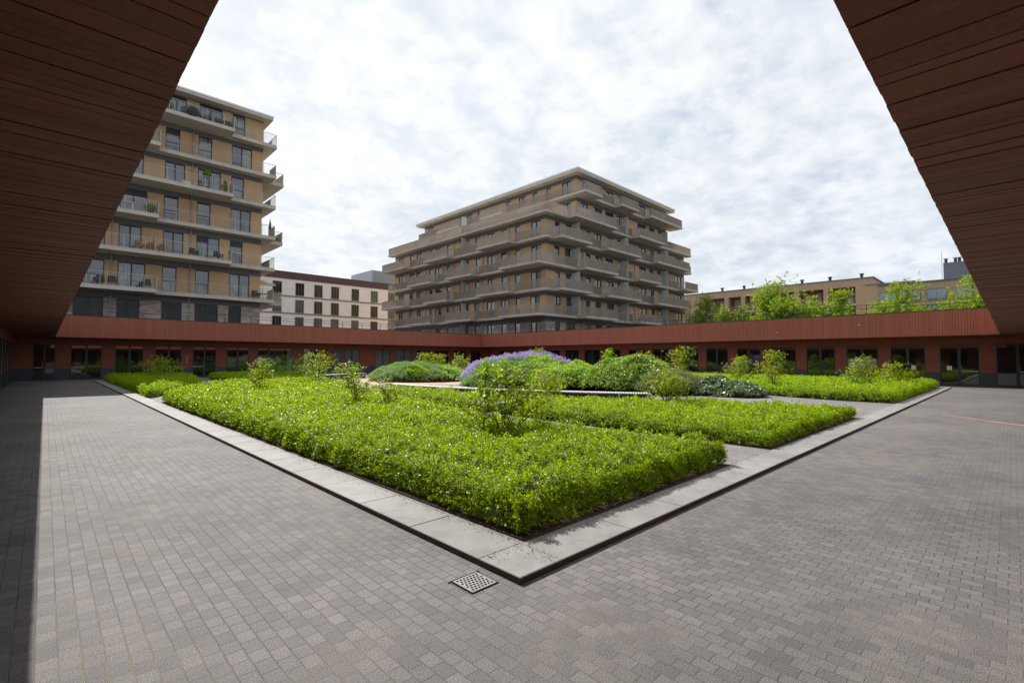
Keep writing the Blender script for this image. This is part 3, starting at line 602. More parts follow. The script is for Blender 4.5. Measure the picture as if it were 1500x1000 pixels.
# side wall (faces right) and back
for mw,z0,z1 in ((pb,3.6,LV[0]),(pw,LV[0],RZ)): mw.box(TXR-.3,TXR,TY+.3,TD,z0,z1); mw.box(TXL,TXL+.3,TY+.3,TD,z0,z1); mw.box(TXL+.3,TXR-.3,TD-.3,TD,z0,z1)
pw.box(TXL+.3,TXR-.3,TY+.6,TD-.5,0,RZ-.1)
pw.build('brick_wall',M['brick'],t1); pb.build('mottled_wall',M['brickmix'],t1); pl.build('lintel_band',M['lintel'],t1)
sw=MB()
for z in LV[:]:
    for yy in (54.2,57.8,61.4): sw.box(TXR-.02,TXR+.012,yy,yy+1.5,z+.2,z+2.3)
sw.build('side_windows',M['glasst'],t1)
rf=MB(); rf.box(TXL-.6,TXR+.6,TY-.95,TD+.6,RZ+.05,RZ+.32); rf.build('roof',M['concrete'],t1)
rf=MB(); rf.box(TXL-.63,TXR+.63,TY-.98,TD+.63,RZ+.325,RZ+.47); rf.build('roof_edge',M['roofedge'],t1)
G=.95; DP=2.15; tip=1.0
def bars(m_,pts,z0,z1,sp=.115,mid=False):
    for (x0,y0),(x1,y1) in zip(pts,pts[1:]):
        L=math.hypot(x1-x0,y1-y0); n=max(1,int(L/sp)); dx,dy=(x1-x0)/L,(y1-y0)/L
        for i in range(n+1):
            x,y=x0+dx*L*i/n,y0+dy*L*i/n; w=.02 if i%12==0 else .006; m_.box(x-w,x+w,y-w,y+w,z0,z1)
        a,b=min(x0,x1)-.02,max(x0,x1)+.02; c,d=min(y0,y1)-.02,max(y0,y1)+.02; m_.box(a,b,c,d,z1+.001,z1+.035); m_.box(a+.01,b-.01,c+.01,d-.01,z0-.03,z0-.001)
for li,z in enumerate(LV):
    odd=(li%2==1)            # floors 3,5,7 have the long deep balcony reaching x=12.1
    deep=(TXL,6.55) if not odd else (TXL,12.07)
    b=MB(); b.box(TXL-.5,TXR+tip,TY-G,TY-.001,z-.20,z+.10)                       # gallery strip
    b.box(deep[0]-.5,deep[1],TY-DP,TY-G-.001,z-.20,z+.10)
    if odd: side=(TY+.0,TD-4,tip)
    else: side=(TY+1.2,TD-3,2.35)
    b.box(TXR+.001,TXR+tip,TY,TD-2,z-.2,z+.1)
    if not odd: b.box(TXR+tip+.001,TXR+2.35,TY+1.0,TD-6,z-.2,z+.1)
    bo=b.build('balcony',M['concrete'],t1)
    r=MB(); zt=z+1.15; gy=TY-G+.06; dy=TY-DP+.06
    bars(r,[(deep[1]+.05,gy),(TXR+tip-.06,gy),(TXR+tip-.06,TY+(.95 if not odd else 12))],z+.16,zt)
    bars(r,[(deep[0],dy),(deep[1]-.06,dy),(deep[1]-.06,gy-.06)],z+.16,zt)
    if not odd: bars(r,[(TXR+tip,TY+1.06),(TXR+2.3,TY+1.06),(TXR+2.3,TD-6.1)],z+.16,zt)
    r.build('railing',M['rail'],bo)
    def panel(*a): s=MB(); s.box(*a); s.build('side_panel',M['parapet'],bo)
    panel(deep[1]-.035,deep[1]-.01,dy-.02,gy,z+.12,zt+.02)
    if odd and li==1: panel(6.32,6.36,dy-.02,gy,z+.12,zt+.25)
    panel(TXR+tip-.03,TXR+tip-.005,TY+(.6 if odd else -.7),TY+(3.5 if odd else .9),z+.12,zt+.01)
    if not odd: panel(TXR+2.33,TXR+2.345,TY+1.3,TY+6,z+.12,zt+.01)
for x in (-6.8,-1.2,3.72,9.2):
    p=MB(); p.tube([(x,TY-.07,3.7),(x,TY-.07,RZ)],.05,8); p.build('downpipe',M['pipe'],t1)
# ------------------------------------------------------------------ stepped tower in the middle
t2=empty('stepped_tower','stepped tan brick apartment block with taupe balconies behind the far corner','building')
X2,Y2=42.5,38.3; X2E=77.4; Y2E=72.7; XU=48.4; XUE=71.4; L2=[6.75,9.78,12.78,15.95,18.93,22.42]; R2Z=25.15
fl2=[3.5]+L2
WLy=[(39.1,40.7),(42.6,43.5),(45.1,46.0),(47.4,48.8),(50.5,51.4),(52.9,54.7),(57.2,58.0),(59.2,60.8),(61.7,62.4),(64.5,66.1),(66.9,68.1),(69.8,71.5)]
WRx=[(44.2,45.1),(46.2,48.1),(50.4,51.3),(52.3,53.7),(54.8,56.6),(57.6,59.5),(63.1,65.1),(66.2,67.5),(68.7,70.6),(74.5,76.3)]
wl=MB(); wm=MB(); li2=MB(); winlist=[]
def wallrun(m_,ax,fix,a0,a1,ws,z0,z1,wz0,wz1,fi):
    def bx(mm_,u0,u1,d0,d1,za,zb):
        if ax=='y': mm_.box(fix+d0,fix+d1,u0,u1,za,zb)
        else: mm_.box(u0,u1,fix+d0,fix+d1,za,zb)
    xs=[a0]+[v for w in ws for v in w]+[a1]; lo=a0 if ax=='y' else a0
    for i in range(0,len(xs),2): bx(m_,xs[i],xs[i+1],0,.3,z0,wz1)
    for w in ws:
        bx(m_,w[0],w[1],.002,.3,z0,wz0)
        winlist.append((fi,ax,fix,w,wz0,wz1))
    bx(li2,a0,a1,.012,.3,wz1,z1)
for fi,fz in enumerate(fl2):
    top=fl2[fi+1] if fi<6 else R2Z; wz0=fz+.35 if fi else 4.4; wz1=top-.6 if fi else 6.1
    if fi==6: wz1=fz+2.25
    mm_=wm if fi==0 else wl; rj=random.Random(fi*5+1)
    js=lambda W:[(a+rj.uniform(-.25,.25),b+rj.uniform(-.25,.25)) if fi%2 else (a,b) for a,b in W]
    if fi<5:
        wallrun(mm_,'y',X2,Y2+.301,Y2E,js(WLy),fz,top,wz0,wz1,fi); wallrun(mm_,'x',Y2,X2,X2E,js(WRx),fz,top,wz0,wz1,fi)
    else:
        wallrun(mm_,'y',XU,Y2+.301,Y2E,js([w for w in WLy if w[0]<72]),fz,top,wz0,wz1,fi); wallrun(mm_,'x',Y2,XU,XUE,js([(49.3,50.6)]+[w for w in WRx if 52<w[0]<69]),fz,top,wz0,wz1,fi)
wl.box(X2+.45,X2E-.3,Y2+.45,Y2E-.01,0,18.9); wl.box(XU+.45,XUE-.3,Y2+.45,Y2E-.01,18.95,R2Z-.05); wl.box(X2E-.3,X2E,Y2+.3,Y2E,3.5,18.9); wl.box(XUE-.3,XUE,Y2+.3,Y2E,18.95,R2Z-.05)
wl.build('brick_wall',M['brick'],t2); wm.build('mottled_wall',M['brickmix'],t2); li2.build('lintel_band',M['lintel'],t2)
winlist.sort(key=lambda w:(w[0]==0,math.hypot(w[2],w[3][0])))
rest=MB()
for k,(fi,ax,fix,w,z0,z1) in enumerate(winlist):
    mb=MB() if k<98 else rest
    def bx(u0,u1,d0,d1,za,zb,mi):
        if ax=='y': mb.box(fix+d0,fix+d1,u0,u1,za,zb,mi)
        else: mb.box(u0,u1,fix+d0,fix+d1,za,zb,mi)
    bx(w[0],w[0]+.06,.06,.2,z0,z1,0); bx(w[1]-.06,w[1],.06,.2,z0,z1,0); bx(w[0]+.06,w[1]-.06,.06,.2,z1-.08,z1,0); bx(w[0]+.06,w[1]-.06,.06,.2,z0,z0+.07,0)
    cs=[w[0]+.06,w[1]-.06]
    if w[1]-w[0]>1.2: c=(w[0]+w[1])/2; bx(c-.05,c+.05,.06,.2,z0+.07,z1-.08,0); cs=[cs[0],c-.05,c+.05,cs[1]]
    for i in range(0,len(cs),2): bx(cs[i]+.001,cs[i+1]-.001,.12,.16,z0+.071,z1-.081,2 if random.random()<.12 else 1)
    if k<98: mb.build('window',[M['frame'],M['glasst'],M['glassc']],t2)
tag(rest.build('window',[M['frame'],M['glasst'],M['glassc']],t2),kind='stuff')
# slabs + balustrades of fins
def fins(m_,x0,y0,x1,y1,z0,z1,sp=.085,dp=.05,th=.012):
    L=math.hypot(x1-x0,y1-y0)
    if L<.1: return
    n=max(1,int(L/sp)); ax='x' if abs(x1-x0)>abs(y1-y0) else 'y'
    for i in range(n+1):
        x,y=x0+(x1-x0)*i/n,y0+(y1-y0)*i/n
        if ax=='x': m_.box(x-th/2,x+th/2,y-dp/2,y+dp/2,z0,z1)
        else: m_.box(x-dp/2,x+dp/2,y-th/2,y+th/2,z0,z1)
    a,b,c,d=min(x0,x1)-.03,max(x0,x1)+.03,min(y0,y1)-.03,max(y0,y1)+.03; m_.box(a,b,c,d,z1+.001,z1+.03); m_.box(a,b,c,d,z0-.03,z0-.001)
def outline(segs,lo,hi,g,dp):
    """depth profile along the wall: [(u0,u1,depth)]"""
    o=[];u=lo
    for a,b in sorted(segs):
        a,b=max(a,lo),min(b,hi)
        if a>u: o.append((u,a,g))
        if b>max(a,u): o.append((max(a,u),b,dp)); u=b
    if u<hi: o.append((u,hi,g))
    return o
G2,D2=1.0,2.2
evenL=[(36.0,36.1),(42.4,48.6),(55.0,60.9),(66.4,73.3)]; oddL=[(36.0,44.2),(49.6,55.4),(59.1,65.4)]
evenR=[(42.9,48.8),(52.3,60.3),(64.8,75.1)]; oddR=[(47.5,54.5),(59.9,65.8),(73.5,78.0)]
for li,z in enumerate(L2):
    upper=li==5; terr=li==4; sl=MB(); rl=MB(); th=.28
    xw=XU if upper else X2; xe=XUE if upper else X2E; ye=Y2E; dL=(evenL if li%2 else oddL); dR=(evenR if li%2 else oddR)
    if upper: dL=[(60,66),(50,55)]; dR=[(45,51.0),(55.5,59.7),(63.1,73.0)]; xe=XUE+.6
    if terr: dL=[]; dR=[(45.5,54.5),(59.9,67.0)]
    xg=xw-G2; yg=Y2-G2
    def go(ax,fix,prof):
        prev=None
        for (a,b,d) in prof:
            if ax=='y': sl.box(fix-d,fix-.001,a,b-.001,z-th/2,z+th/2); fins(rl,fix-d+.08,a+.04,fix-d+.08,b-.04,z+th/2+.06,z+1.22)
            else: sl.box(a,b-.001,fix-d,fix-.001,z-th/2,z+th/2); fins(rl,a+.04,fix-d+.08,b-.04,fix-d+.08,z+th/2+.06,z+1.22)
            if prev is not None and abs(prev-d)>.1:
                lo,hi=sorted((prev,d))
                ua=a+.04 if d>prev else a-.04
                if ax=='y': fins(rl,fix-hi+.08,ua,fix-lo+.08,ua,z+th/2+.06,z+1.22)
                else: fins(rl,ua,fix-hi+.08,ua,fix-lo+.08,z+th/2+.06,z+1.22)
            prev=d
    pL=outline(dL,Y2,ye+.6,G2,D2); pR=outline(dR,xw,xe+.6,G2,D2); c1,c2=pL[0][2],pR[0][2]
    go('y',xw,pL); go('x',Y2,pR)
    sl.box(xw-c1,xw-.001,Y2-c2,Y2-.001,z-th/2,z+th/2)
    fins(rl,xw-c1+.08,Y2-c2+.08,xw-c1+.08,Y2-.02,z+th/2+.06,z+1.22); fins(rl,xw-c1+.08,Y2-c2+.08,xw-.02,Y2-c2+.08,z+th/2+.06,z+1.22)
    if terr: sl.box(X2,XU,Y2,Y2E,z-.1,z+.1)
    so=sl.build('balcony',M['taupeslab'],t2); rl.build('balustrade',M['parapet'],so)
    if not upper:
        for (a,b) in ((52.6,54.4),):
            q=MB(); q.box(X2-G2+.1,X2-.02,53.3,53.36,z+th/2+.02,z+2.6); q.build('privacy_screen',M['screen'],so)
        for xx in (47.3,58.2,69.4):
            q=MB(); q.box(xx,xx+.06,Y2-1.3,Y2-.02,z+th/2+.02,z+2.6)
            if not(terr and xx<48): q.build('privacy_screen',M['screen'],so)
q=MB(); q.box(X2-G2+.1,X2-.02,53.3,53.36,4.6,6.4); q.build('privacy_screen',M['screen'],t2)
rf=MB(); rf.box(XU-1.0,XUE+1.0,Y2-1.0,Y2E+1.2,R2Z+.005,R2Z+.38); rf.build('roof',M['concrete'],t2); rf=MB(); rf.box(XU-1.04,XUE+1.04,Y2-1.04,Y2E+1.24,R2Z+.385,R2Z+.56); rf.build('roof_edge',M['roofedge'],t2)
for y in (44.6,49.7,56.2,63.3):
    p=MB(); p.tube([(X2-.07,y,4),(X2-.07,y,18.7)],.05,8); p.build('downpipe',M['pipe'],t2)
for x in (49.6,61.9,71.9):
    p=MB(); p.tube([(x,Y2-.07,4),(x,Y2-.07,18.7)],.05,8); p.build('downpipe',M['pipe'],t2)
# ------------------------------------------------------------------ pale building between the towers
wb=empty('pale_apartment_building','pale white brick building with plum roof band between the two towers','building'); WYp=90.
bw=MB(); bw.box(8,56,WYp,WYp+14,0,15.85); bw.build('wall',M['whitebrick'],wb)
bw=MB(); bw.box(7.9,56.1,WYp-.12,WYp+14.1,15.86,17.15); bw.build('roof_band',M['plum'],wb)
bw=MB()
for z in (6.55,9.7,12.78): bw.box(7.95,56.05,WYp-.1,WYp-.002,z-.13,z+.1)
bw.build('string_course',M['course'],wb)
for x in (12.6,16.4,20.3,24.4,28.4,32.3,35.7,38.9,43.0,47.1,51.0):
    for z in (3.6,6.75,9.85,12.95):
        fr=MB(); w=1.55; fr.box(x,x+w,WYp-.06,WYp-.003,z,z+2.35); o=fr.build('window',M['course'],wb); g=MB()
        for i in (0,1,2):
            a=x+.09+i*.49; g.box(a,a+.42,WYp-.075,WYp-.062,z+.08,z+2.27)
        g.build('pane',random.choice([M['glassd'],M['glassg'],M['glassg']]),o)
bx=MB(); bx.box(51.0,62,97,107,15,20.95); 
for i in range(90): bx.box(51.0+.12*i,51.06+.12*i,96.94,96.998,17,20.95)
bx.build('plant_room',M['corr'],wb)
bx=MB(); bx.box(20,30,93,96,17.16,17.6); bx.box(40,46,93,96,17.16,17.65); bx.build('roof_vent',M['darkbox'],wb)
# ------------------------------------------------------------------ ochre buildings to the right
ob=empty('long_brick_building','long ochre brick building with red brown loggias behind the trees','building'); OX=120.
b=MB(); b.box(OX+1.8,OX+14,19.3,72,0,18.2)
lg=[]
for p0,p1 in ((1033,1061),(1067,1085),(1091,1106),(1113,1133),(1141,1163),(1170,1206),(1213,1253)):
    ya,yb=on_x(p0,430,OX)[1],on_x(p1,430,OX)[1]; lg.append((min(ya,yb),max(ya,yb)))
lg.sort(); ys=[19.3]+[v for w in lg for v in w]+[72]
for i in range(0,len(ys),2): b.box(OX,OX+1.8,ys[i],ys[i+1],0,18.2)
ROWS=[(13.1,16.7),(9.6,12.6),(6.0,9.1)]
for (a,c_) in lg:
    zz=0
    for z0,z1 in sorted(ROWS): b.box(OX,OX+1.8,a,c_,zz,z0); zz=z1
    b.box(OX,OX+1.8,a,c_,zz,18.2)
b.build('wall',M['farbrick'],ob)
b=MB(); b.box(OX-.15,OX+14.1,19.1,72.1,18.21,18.4); b.build('roof',M['lintel'],ob)
for (a,c_) in lg:
    for z0,z1 in ROWS:
        l=MB(); l.box(OX+1.7,OX+1.79,a+.01,c_-.01,z0+.01,z1-.01); n=max(1,int((c_-a)/2.1)); 
        for i in range(n):
            u=a+(c_-a)*(i+.3)/n; l.box(OX+1.62,OX+1.69,u,u+1.1,z0+.3,z1-.6,1)
        lo=l.build('loggia',[M['loggia'],M['bluepane']],ob); r=MB(); fins(r,OX+.1,a+.02,OX+.1,c_-.02,z0+.1,z0+1.15,.3,.05,.03); r.box(OX-.1,OX+.02,a-.1,c_+.1,z0-.25,z0-.02); r.build('railing',M['rail'],lo)
for px in (1058,1090,1175,1216,1262.5):
    yy=on_x(px,415,OX+2)[1]; c=MB(); c.lathe(OX+2,yy,[(.28,18.35),(.28,19.2),(.4,19.25),(.4,19.5)],8); c.build('chimney',M['coping'],ob)
ob2=empty('brick_annex','plain brick block between the loggia building and the one with wide windows','building')
b=MB(); y1,y0=on_x(1267,430,112)[1],on_x(1340,430,112)[1]; zt=float(on_x(1285,417,112)[2]); b.box(112,119.9,y0,y1-.1 if y1<19.3 else y1,0,zt); b.build('wall',M['farbrick'],ob2); b=MB(); b.box(111.9,119.95,y0-.1,y1,zt+.01,zt+.2); b.build('roof',M['lintel'],ob2)
ob3=empty('wide_window_building','ochre brick building with wide blue windows behind the rightmost trees','building'); QX=100.
b=MB(); b.box(QX+.15,QX+11,-22,15.5,0,13.9); b.build('wall',M['farbrick'],ob3); b=MB(); b.box(QX-.02,QX+11.1,-22.1,15.6,13.91,14.1); b.build('roof',M['lintel'],ob3)
for px in (1299,1332,1357.5,1388,1423,1455): pass
for k in range(9):
    ya=on_x(1358,430,QX)[1]-(k-2)*3.05
    for z0,z1 in ((11.1,12.75),(8.7,10.25),(6.2,7.8)):
        w=MB(); w.box(QX+.05,QX+.148,ya-2.25,ya,z0,z1); o=w.build('window',M['frame'],ob3); g=MB()
        for i in range(2): g.box(QX+.02,QX+.048,ya-2.2+i*1.1,ya-1.12+i*1.1,z0+.06,z1-.06)
        g.build('pane',M['bluepane'],o)
b=MB(); b.box(QX+4,QX+10,-14,on_x(1382,395,QX+4)[1],14.1,17.2); b.build('rooftop_box',M['darkbox'],ob3)
for px in (1386,1400,1406): c=MB(); c.lathe(QX+5,on_x(px,395,QX+5)[1],[(.2,17.2),(.2,17.9),(.35,18.0)],8); c.build('chimney',M['coping'],ob3)
an=MB(); ya=on_x(1380,400,QX+4)[1]; an.tube([(QX+4,ya,14.1),(QX+4,ya,19.2)],.04,5); an.build('antenna',M['rail'],ob3)
# ------------------------------------------------------------------ trees beyond the roof
def tree(px,Y,W,top,label,seed,n=5200):
    rr=random.Random(seed); x,y=at_depth(px,Y); r_=empty('tree',label,'tree','light green street trees beyond the low roof'); r_.location=(x,y,0)
    tk=MB(); tk.tube([(0,0,0),(.1,0,top*.25),(.05,.1,top*.45),(0,0,top*.62)],[.24,.19,.14,.07],8); tips=[]
    for i in range(17):
        a=rr.uniform(0,6.283); h0=top*rr.uniform(.28,.55); L=W*.5*rr.uniform(.45,1.0); h1=min(h0+L*rr.uniform(.5,1.4),top*.95)
        if i<3: L*=.35; h1=top*rr.uniform(.86,.97)
        p0=Vector((0,0,h0)); p2=Vector((math.cos(a)*L,math.sin(a)*L,h1)); p1=p0.lerp(p2,.5)+Vector((0,0,-.2)); tk.tube([p0,p1,p2],[.09,.05,.02],5)
        for j in range(6):
            t=rr.uniform(.35,1); q=p0.lerp(p2,t); e=q+Vector((rr.gauss(0,1),rr.gauss(0,1),rr.gauss(.2,.6)))*W*.11; tk.tube([q,e],[.025,.008],4); tips.append(e); tips.append(q.lerp(e,.6))
    tk.build('trunk',M['trunk'],r_)
    tp=np.array([tuple(p) for p in tips]); idx=RNG.integers(0,len(tp),n//3); P=tp[idx]+RNG.normal(0,1,(len(idx),3))*np.array([W*.085,W*.085,W*.07])
    A=RNG.normal(0,1,(len(idx),3))+np.array([0,0,-.2]); quads('crown',sprigs(P,A,6,.42,.26,.26),M['tree'],r_)
TR=[(1030,72,5.6,11.6,'tree partly hidden by the right edge of the stepped tower'),(1088,74,5.0,10.3,'lower round tree left of the biggest tree'),(1141,72,8.4,13.6,'biggest and widest tree in front of the loggias'),(1200,74,5.6,10.9,'lower tree joined to the slender tall one'),(1230,73,5.0,13.9,'slender tall tree below the chimney of the loggia building'),(1322,66,6.6,13.1,'free standing round tree before the annex'),(1432,62,6.2,13.0,'rightmost tree cut by the brown soffit'),(1060,80,5,10.6,'small tree tucked between the leftmost and lower round trees')]
for i,a in enumerate(TR): tree(a[0],a[1],a[2]*.98,a[3]-.3,a[4],i+3,int(8600*(a[2]/6)**1.5))
# ------------------------------------------------------------------ drain, paint line, litter
dr=empty('drain_cover','square perforated steel drain cover by the kerb corner','drain')
cx,cy=2.255,2.715; hw=.112; b=MB(); b.box(cx-hw,cx+hw,cy-hw,cy+hw,.001,.008); b.build('plate',M['steel'],dr)
h=MB()
for i in range(7):
    for j in range(7):
        if (i+j)%2==0 or True:
            ox=(i-3)*.029+(.0145 if j%2 else 0); oy=(j-3)*.029
            if abs(ox)>.095: continue
            n=12; h.prism([(cx+ox+.0095*math.cos(6.283*k/n),cy+oy+.0095*math.sin(6.283*k/n)) for k in range(n)],.006,.0095)
h.build('hole',M['hole'],dr)
b=MB(); g=.012; b.box(cx-hw-g,cx-hw-.002,cy-hw-g,cy+hw+g,.0005,.004); b.box(cx+hw+.002,cx+hw+g,cy-hw-g,cy+hw+g,.0005,.004); b.box(cx-hw,cx+hw,cy-hw-g,cy-hw-.002,.0005,.004); b.box(cx-hw-.03,cx+hw+.03,cy+hw+.002,cy+hw+g+.006,.0005,.0045); b.build('frame_gap',M['hole'],dr)
pm=MB(); a=np.array((19.0,1.62)); bb=np.array((16.3,-1.1)); d=(bb-a)/np.linalg.norm(bb-a); nn=np.array((-d[1],d[0])); L=np.linalg.norm(bb-a); P1=[];P2=[]
for i in range(41):
    t=i/40; w=.02+.07*t+random.uniform(-.012,.012); c=a+d*L*t+nn*math.sin(t*9)*.02; P1.append((*(c+nn*w),.004)); P2.append((*(c-nn*w),.004))
for i in range(40): pm.poly([P1[i],P1[i+1],P2[i+1],P2[i]])
tag(pm.build('paint_line',M['redpaint']),'worn red paint line on the grey paving at the right','marking')
# scattered litter: crumbs of soil and dead leaves
n=3000; x=RNG.uniform(-1,14,n); y=RNG.uniform(-1,14,n); near=RNG.uniform(0,1,n)<.93
e=np.abs(RNG.normal(0,.06,n))*(.3+1.4*vnoise(np.arange(n)*0+RNG.uniform(0,90,n),np.zeros(n),.9)); t=2.5+20*RNG.uniform(0,1,n)**1.6; sw_=RNG.uniform(0,1,n)<.5
x=np.where(near,np.where(sw_,X0+KW-e*1.0,t),x); y=np.where(near,np.where(sw_,t,Y0+KW-e*1.0),y); ok=~((x>X0+KW)&(y>Y0+KW)); x,y=x[ok],y[ok]
zz=np.where((x>X0)&(y>Y0),kz+.003,.005); P=np.stack([x,y,zz],1); quads_=sprigs(P,RNG.normal(0,1,(len(x),3))*np.array([1,1,.15])+np.array([0,0,.02]),1,.002,.014*RNG.uniform(.4,1.5,len(x)),.3,(0,.2),.05); quads_[:,2]=np.maximum(quads_[:,2],np.repeat(zz,4)-.001)
lm=leaf_mat('dry leaf litter',[(0,(.10,.05,.03)),(.8,(.26,.16,.09)),(1,(.55,.5,.42))],.1,.8,.2)
tag(quads('leaf_litter',quads_,lm),'dry crumbs and dead leaves scattered on kerb and paving','litter',kind='stuff')
# ------------------------------------------------------------------ things on the left tower's balconies
def chair(x,y,z,label,rz=0,mat='black'):
    r_=empty('balcony_chair',label,'chair','chairs on the left tower balconies'); r_.location=(x,y,z); r_.rotation_euler[2]=rz
    a=MB(); a.box(-.26,.26,-.26,.26,.34,.42); a.build('seat',M[mat],r_); a=MB(); a.box(-.26,.26,.2,.26,.43,.88); a.build('backrest',M[mat],r_)
    a=MB(); a.box(-.3,-.265,-.26,.24,.34,.64); a.build('armrest',M[mat],r_); a=MB(); a.box(.265,.3,-.26,.24,.34,.64); a.build('armrest',M[mat],r_)
    for sx in (-.24,.24):
        for sy in (-.22,.22): a=MB(); a.box(sx-.02,sx+.02,sy-.02,sy+.02,0,.34); a.build('leg',M[mat],r_)
fz=lambda f:LV[f-2]+.1
CH=[(10.0,7,'black chair on the top floor balcony beside the double door'),(10.9,7,'low black chair in the middle of the top floor balcony'),(11.65,7,'black chair at the right end of the top floor balcony'),
(5.4,3,'wooden chair left of the small table on the third floor balcony','wood'),(6.1,3,'wooden chair right of the small table on the third floor balcony','wood'),(6.9,3,'brown chair just right of the balcony divider','wood'),
(9.2,3,'black chair left of the third floor double door'),(11.1,3,'black chair at the right of the third floor double door'),
(2.9,2,'black lounge chair left of the open dark door'),(3.7,2,'second black lounge chair before the open dark door'),(5.9,2,'black chair at the right end of the long second floor balcony')]
for q in CH: chair(q[0],TY-1.45,fz(q[1]),q[2],random.uniform(-.5,.5),q[3] if len(q)>3 else 'black')
chair(14.6,TY-.5,fz(2),'black seat on the corner of the second floor gallery',.3)
def pot(x,y,z,h,w,label,ball=False):
    r_=empty('potted_plant',label,'plant','pot plants on the left tower balconies'); r_.location=(x,y,z); a=MB(); a.lathe(0,0,[(.14,0),(.2,.34)],10); a.build('pot',M['corten'],r_)
    if ball: a=MB(); a.tube([(0,0,.34),(0,0,h-w*.4)],.02,5); a.build('stem',M['stem'],r_)
    nn=420; v=nrm(RNG.normal(0,1,(nn,3)))*RNG.uniform(.3,1,(nn,1))**.5*np.array([w/2,w/2,w/2 if ball else (h-.3)/2]); c=np.array([0,0,h-w/2 if ball else .3+(h-.3)/2])
    quads('foliage',sprigs(v+c,nrm(v)+.01,3,.05,.09,.3),M['laurel'],r_)
pot(10.05,TY-1.5,fz(5),1.75,.62,'round topiary tree in a pot on the fifth floor balcony',True); pot(11.5,TY-1.5,fz(5),1.3,.3,'thin potted plant right of the topiary tree'); pot(11.35,TY-1.9,fz(5),.7,.5,'small potted bush by the fifth floor balcony end')
pot(6.0,TY-1.5,fz(4),.9,.8,'bushy potted plant at the end of the fourth floor balcony'); pot(17.0,TY+2.2,fz(4),.8,.7,'potted plant on the fourth floor side balcony'); pot(7.1,TY-1.5,fz(7),.9,.6,'potted plant left of the covered furniture')
a=MB(); a.lathe(0,0,[(.75,0),(.82,.35),(.7,.8),(.35,1.05),(.05,1.1)],14,jit=.12); o=a.build('covered_furniture',M['black']); o.location=(8.7,TY-1.45,fz(7)); tag(o,'garden furniture under a dark cover on the top floor balcony','cover')
a=MB(); a.box(-.5,.5,-.3,.3,.68,.72); 
tb=empty('balcony_table','white table on the fourth floor balcony by the brown soffit','table'); tb.location=(4.4,TY-1.5,fz(4)); a.build('table_top',M['white'],tb)
for sx in (-.45,.45):
    for sy in (-.25,.25): a=MB(); a.box(sx-.025,sx+.025,sy-.025,sy+.025,0,.68); a.build('leg',M['white'],tb)
a=MB(); a.box(-.3,.3,-.17,.17,0,.38); o=a.build('storage_box',M['canvas']); md=o.modifiers.new('b','BEVEL'); md.width=.03; o.location=(8.5,TY-1.6,fz(5)); tag(o,'small white box left of the topiary tree','box')
pr=empty('parasol','closed dark parasol on the fourth floor side balcony','parasol'); pr.location=(16.4,TY+1.6,fz(4)); a=MB(); a.tube([(0,0,0),(0,0,2.3)],.025,6); a.build('pole',M['pipe'],pr); a=MB(); a.lathe(0,0,[(.13,.95),(.17,1.3),(.10,1.9),(.02,2.35)],8); a.build('canopy',M['black'],pr)
pr=empty('parasol','open white parasol on the second floor side balcony','parasol'); pr.location=(16.0,TY+2.2,fz(2)); a=MB(); a.tube([(0,0,0),(0,0,2.3)],.025,6); a.build('pole',M['pipe'],pr); a=MB(); a.lathe(0,0,[(1.3,1.9),(.7,2.12),(.03,2.35)],8); a.build('canopy',M['canvas'],pr)
# ------------------------------------------------------------------ light
SUNV=Vector((.156,.93,1.0)).normalized(); el=math.asin(SUNV.z); az=math.atan2(SUNV.x,SUNV.y)
sd=bpy.data.lights.new('sun','SUN'); sd.energy=5.0; sd.angle=math.radians(.53); sd.color=(1,.955,.89); so=bpy.data.objects.new('sun',sd); COL.objects.link(so); so.rotation_euler=SUNV.to_track_quat('Z','Y').to_euler()
w=bpy.data.worlds.new('World'); sc.world=w; w.use_nodes=True; nt=w.node_tree; nt.nodes.clear()
def WN_(t,**k):
    q=nt.nodes.new(t)
    for a_,b_ in k.items():
        if a_.startswith('i_'): q.inputs[a_[2:].replace('_',' ')].default_value=b_
        else: setattr(q,a_,b_)
    return q
LK=nt.links.new
out=WN_('ShaderNodeOutputWorld'); bg=WN_('ShaderNodeBackground'); LK(bg.outputs[0],out.inputs[0]); bg.inputs[1].default_value=.10
sky=WN_('ShaderNodeTexSky',sky_type='NISHITA',sun_disc=False,sun_elevation=el,sun_rotation=az,altitude=0,air_density=1.,dust_density=2.,ozone_density=1.)
tc=WN_('ShaderNodeTexCoord'); sep=WN_('ShaderNodeSeparateXYZ'); LK(tc.outputs['Generated'],sep.inputs[0])
def MT(op,a,b=None):
    q=WN_('ShaderNodeMath',operation=op)
    for i,v in enumerate((a,b)):
        if v is None: continue
        if isinstance(v,(int,float)): q.inputs[i].default_value=v
        else: LK(v,q.inputs[i])
    return q.outputs[0]
zc=MT('ADD',MT('MAXIMUM',sep.outputs[2],0.0),.26); cb=WN_('ShaderNodeCombineXYZ'); LK(MT('DIVIDE',sep.outputs[0],zc),cb.inputs[0]); LK(MT('DIVIDE',sep.outputs[1],zc),cb.inputs[1])
def WNoise(scale,det,ro,dist=0,off=(0,0,0)):
    mp=WN_('ShaderNodeMapping'); mp.inputs['Location'].default_value=off; LK(cb.outputs[0],mp.inputs[0])
    q=WN_('ShaderNodeTexNoise',i_Scale=scale,i_Detail=det,i_Roughness=ro,i_Distortion=dist); LK(mp.outputs[0],q.inputs['Vector']); return q.outputs[0]
def WR_(fac,stops):
    q=WN_('ShaderNodeValToRGB'); e=q.color_ramp.elements
    while len(e)<len(stops): e.new(.5)
    for i,(p,c) in enumerate(stops): e[i].position=p; e[i].color=(*c,1) if isinstance(c,tuple) else (c,c,c,1)
    LK(fac,q.inputs[0]); return q.outputs[0]
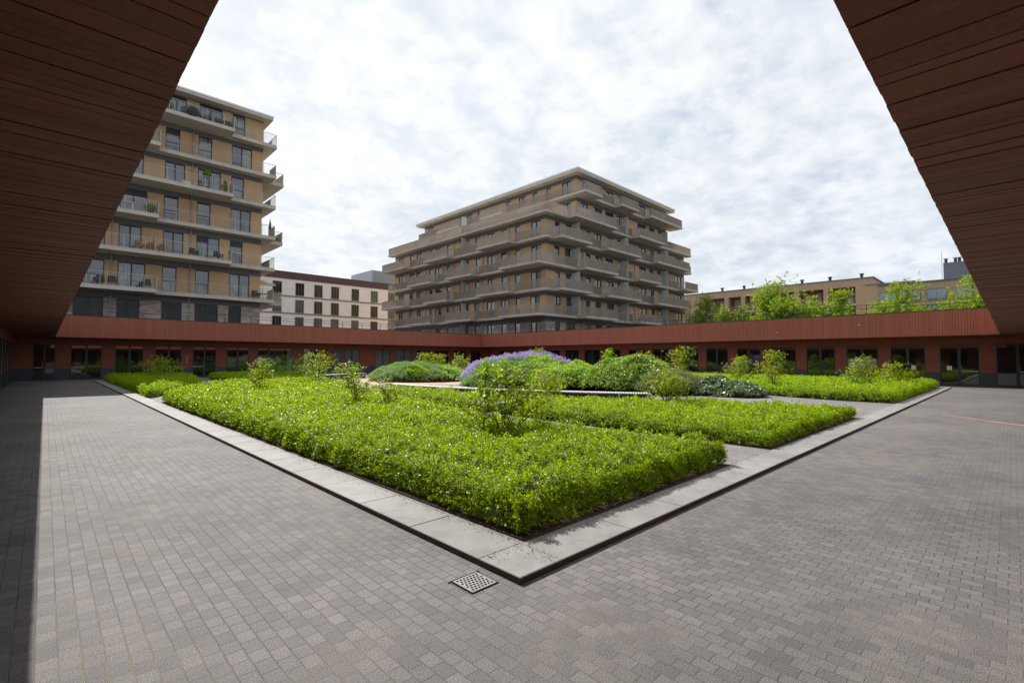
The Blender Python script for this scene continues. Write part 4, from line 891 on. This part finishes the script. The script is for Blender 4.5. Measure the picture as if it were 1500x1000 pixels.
def WM(f,a,b,mode='MIX'):
    q=WN_('ShaderNodeMix',data_type='RGBA',blend_type=mode)
    for v,i in ((f,0),(a,6),(b,7)):
        if isinstance(v,(int,float)): q.inputs[i].default_value=v
        elif isinstance(v,tuple): q.inputs[i].default_value=(*v,1)
        else: LK(v,q.inputs[i])
    return q.outputs[2]
# clouds: brightness follows the angle to the sun (forward scattering), thickness from noise
dt=WN_('ShaderNodeVectorMath',operation='DOT_PRODUCT'); LK(tc.outputs['Generated'],dt.inputs[0]); dt.inputs[1].default_value=tuple(SUNV)
ang=MT('MULTIPLY',MT('ADD',dt.outputs['Value'],1.0),.5)
CB=WR_(ang,[(0,(4.6,4.85,5.2)),(.40,(5.0,5.25,5.6)),(.58,(6.2,6.5,6.95)),(.78,(6.35,6.6,6.9)),(1,(7.5,7.6,7.7))])
big=WNoise(2.3,6,.55,0); med=WNoise(8.5,6,.6,.15,(3,1,0))
mixn=MT('ADD',MT('MULTIPLY',big,.45),MT('MULTIPLY',med,.55))
shade=WR_(mixn,[(.38,(.80,.85,.90)),(.46,(.90,.93,.965)),(.52,(1.0,1.01,1.02)),(.60,(1.10,1.10,1.10))])
cloud=WM(1.0,CB,shade,'MULTIPLY')
cover_=WR_(MT('ADD',MT('MULTIPLY',WNoise(2.6,7,.6,.1,(7,2,0)),.65),MT('MULTIPLY',med,.35)),[(.34,.70),(.44,.95),(.5,1.0)])
LK(WM(cover_,sky.outputs[0],cloud),bg.inputs[0])
# ------------------------------------------------------------------ camera
cd=bpy.data.cameras.new('camera'); cam=bpy.data.objects.new('camera',cd); COL.objects.link(cam); sc.camera=cam
cd.sensor_width=36; cd.lens=36*F_PX/1500; cd.clip_end=1500; cd.clip_start=.05
R_=Matrix((tuple(rt),tuple(up),tuple(-fw))).transposed(); cam.matrix_world=Matrix.Translation((0,0,H))@R_.to_4x4()
sc.view_settings.view_transform='Standard'; sc.view_settings.look='None'; sc.view_settings.exposure=.42; sc.view_settings.gamma=1
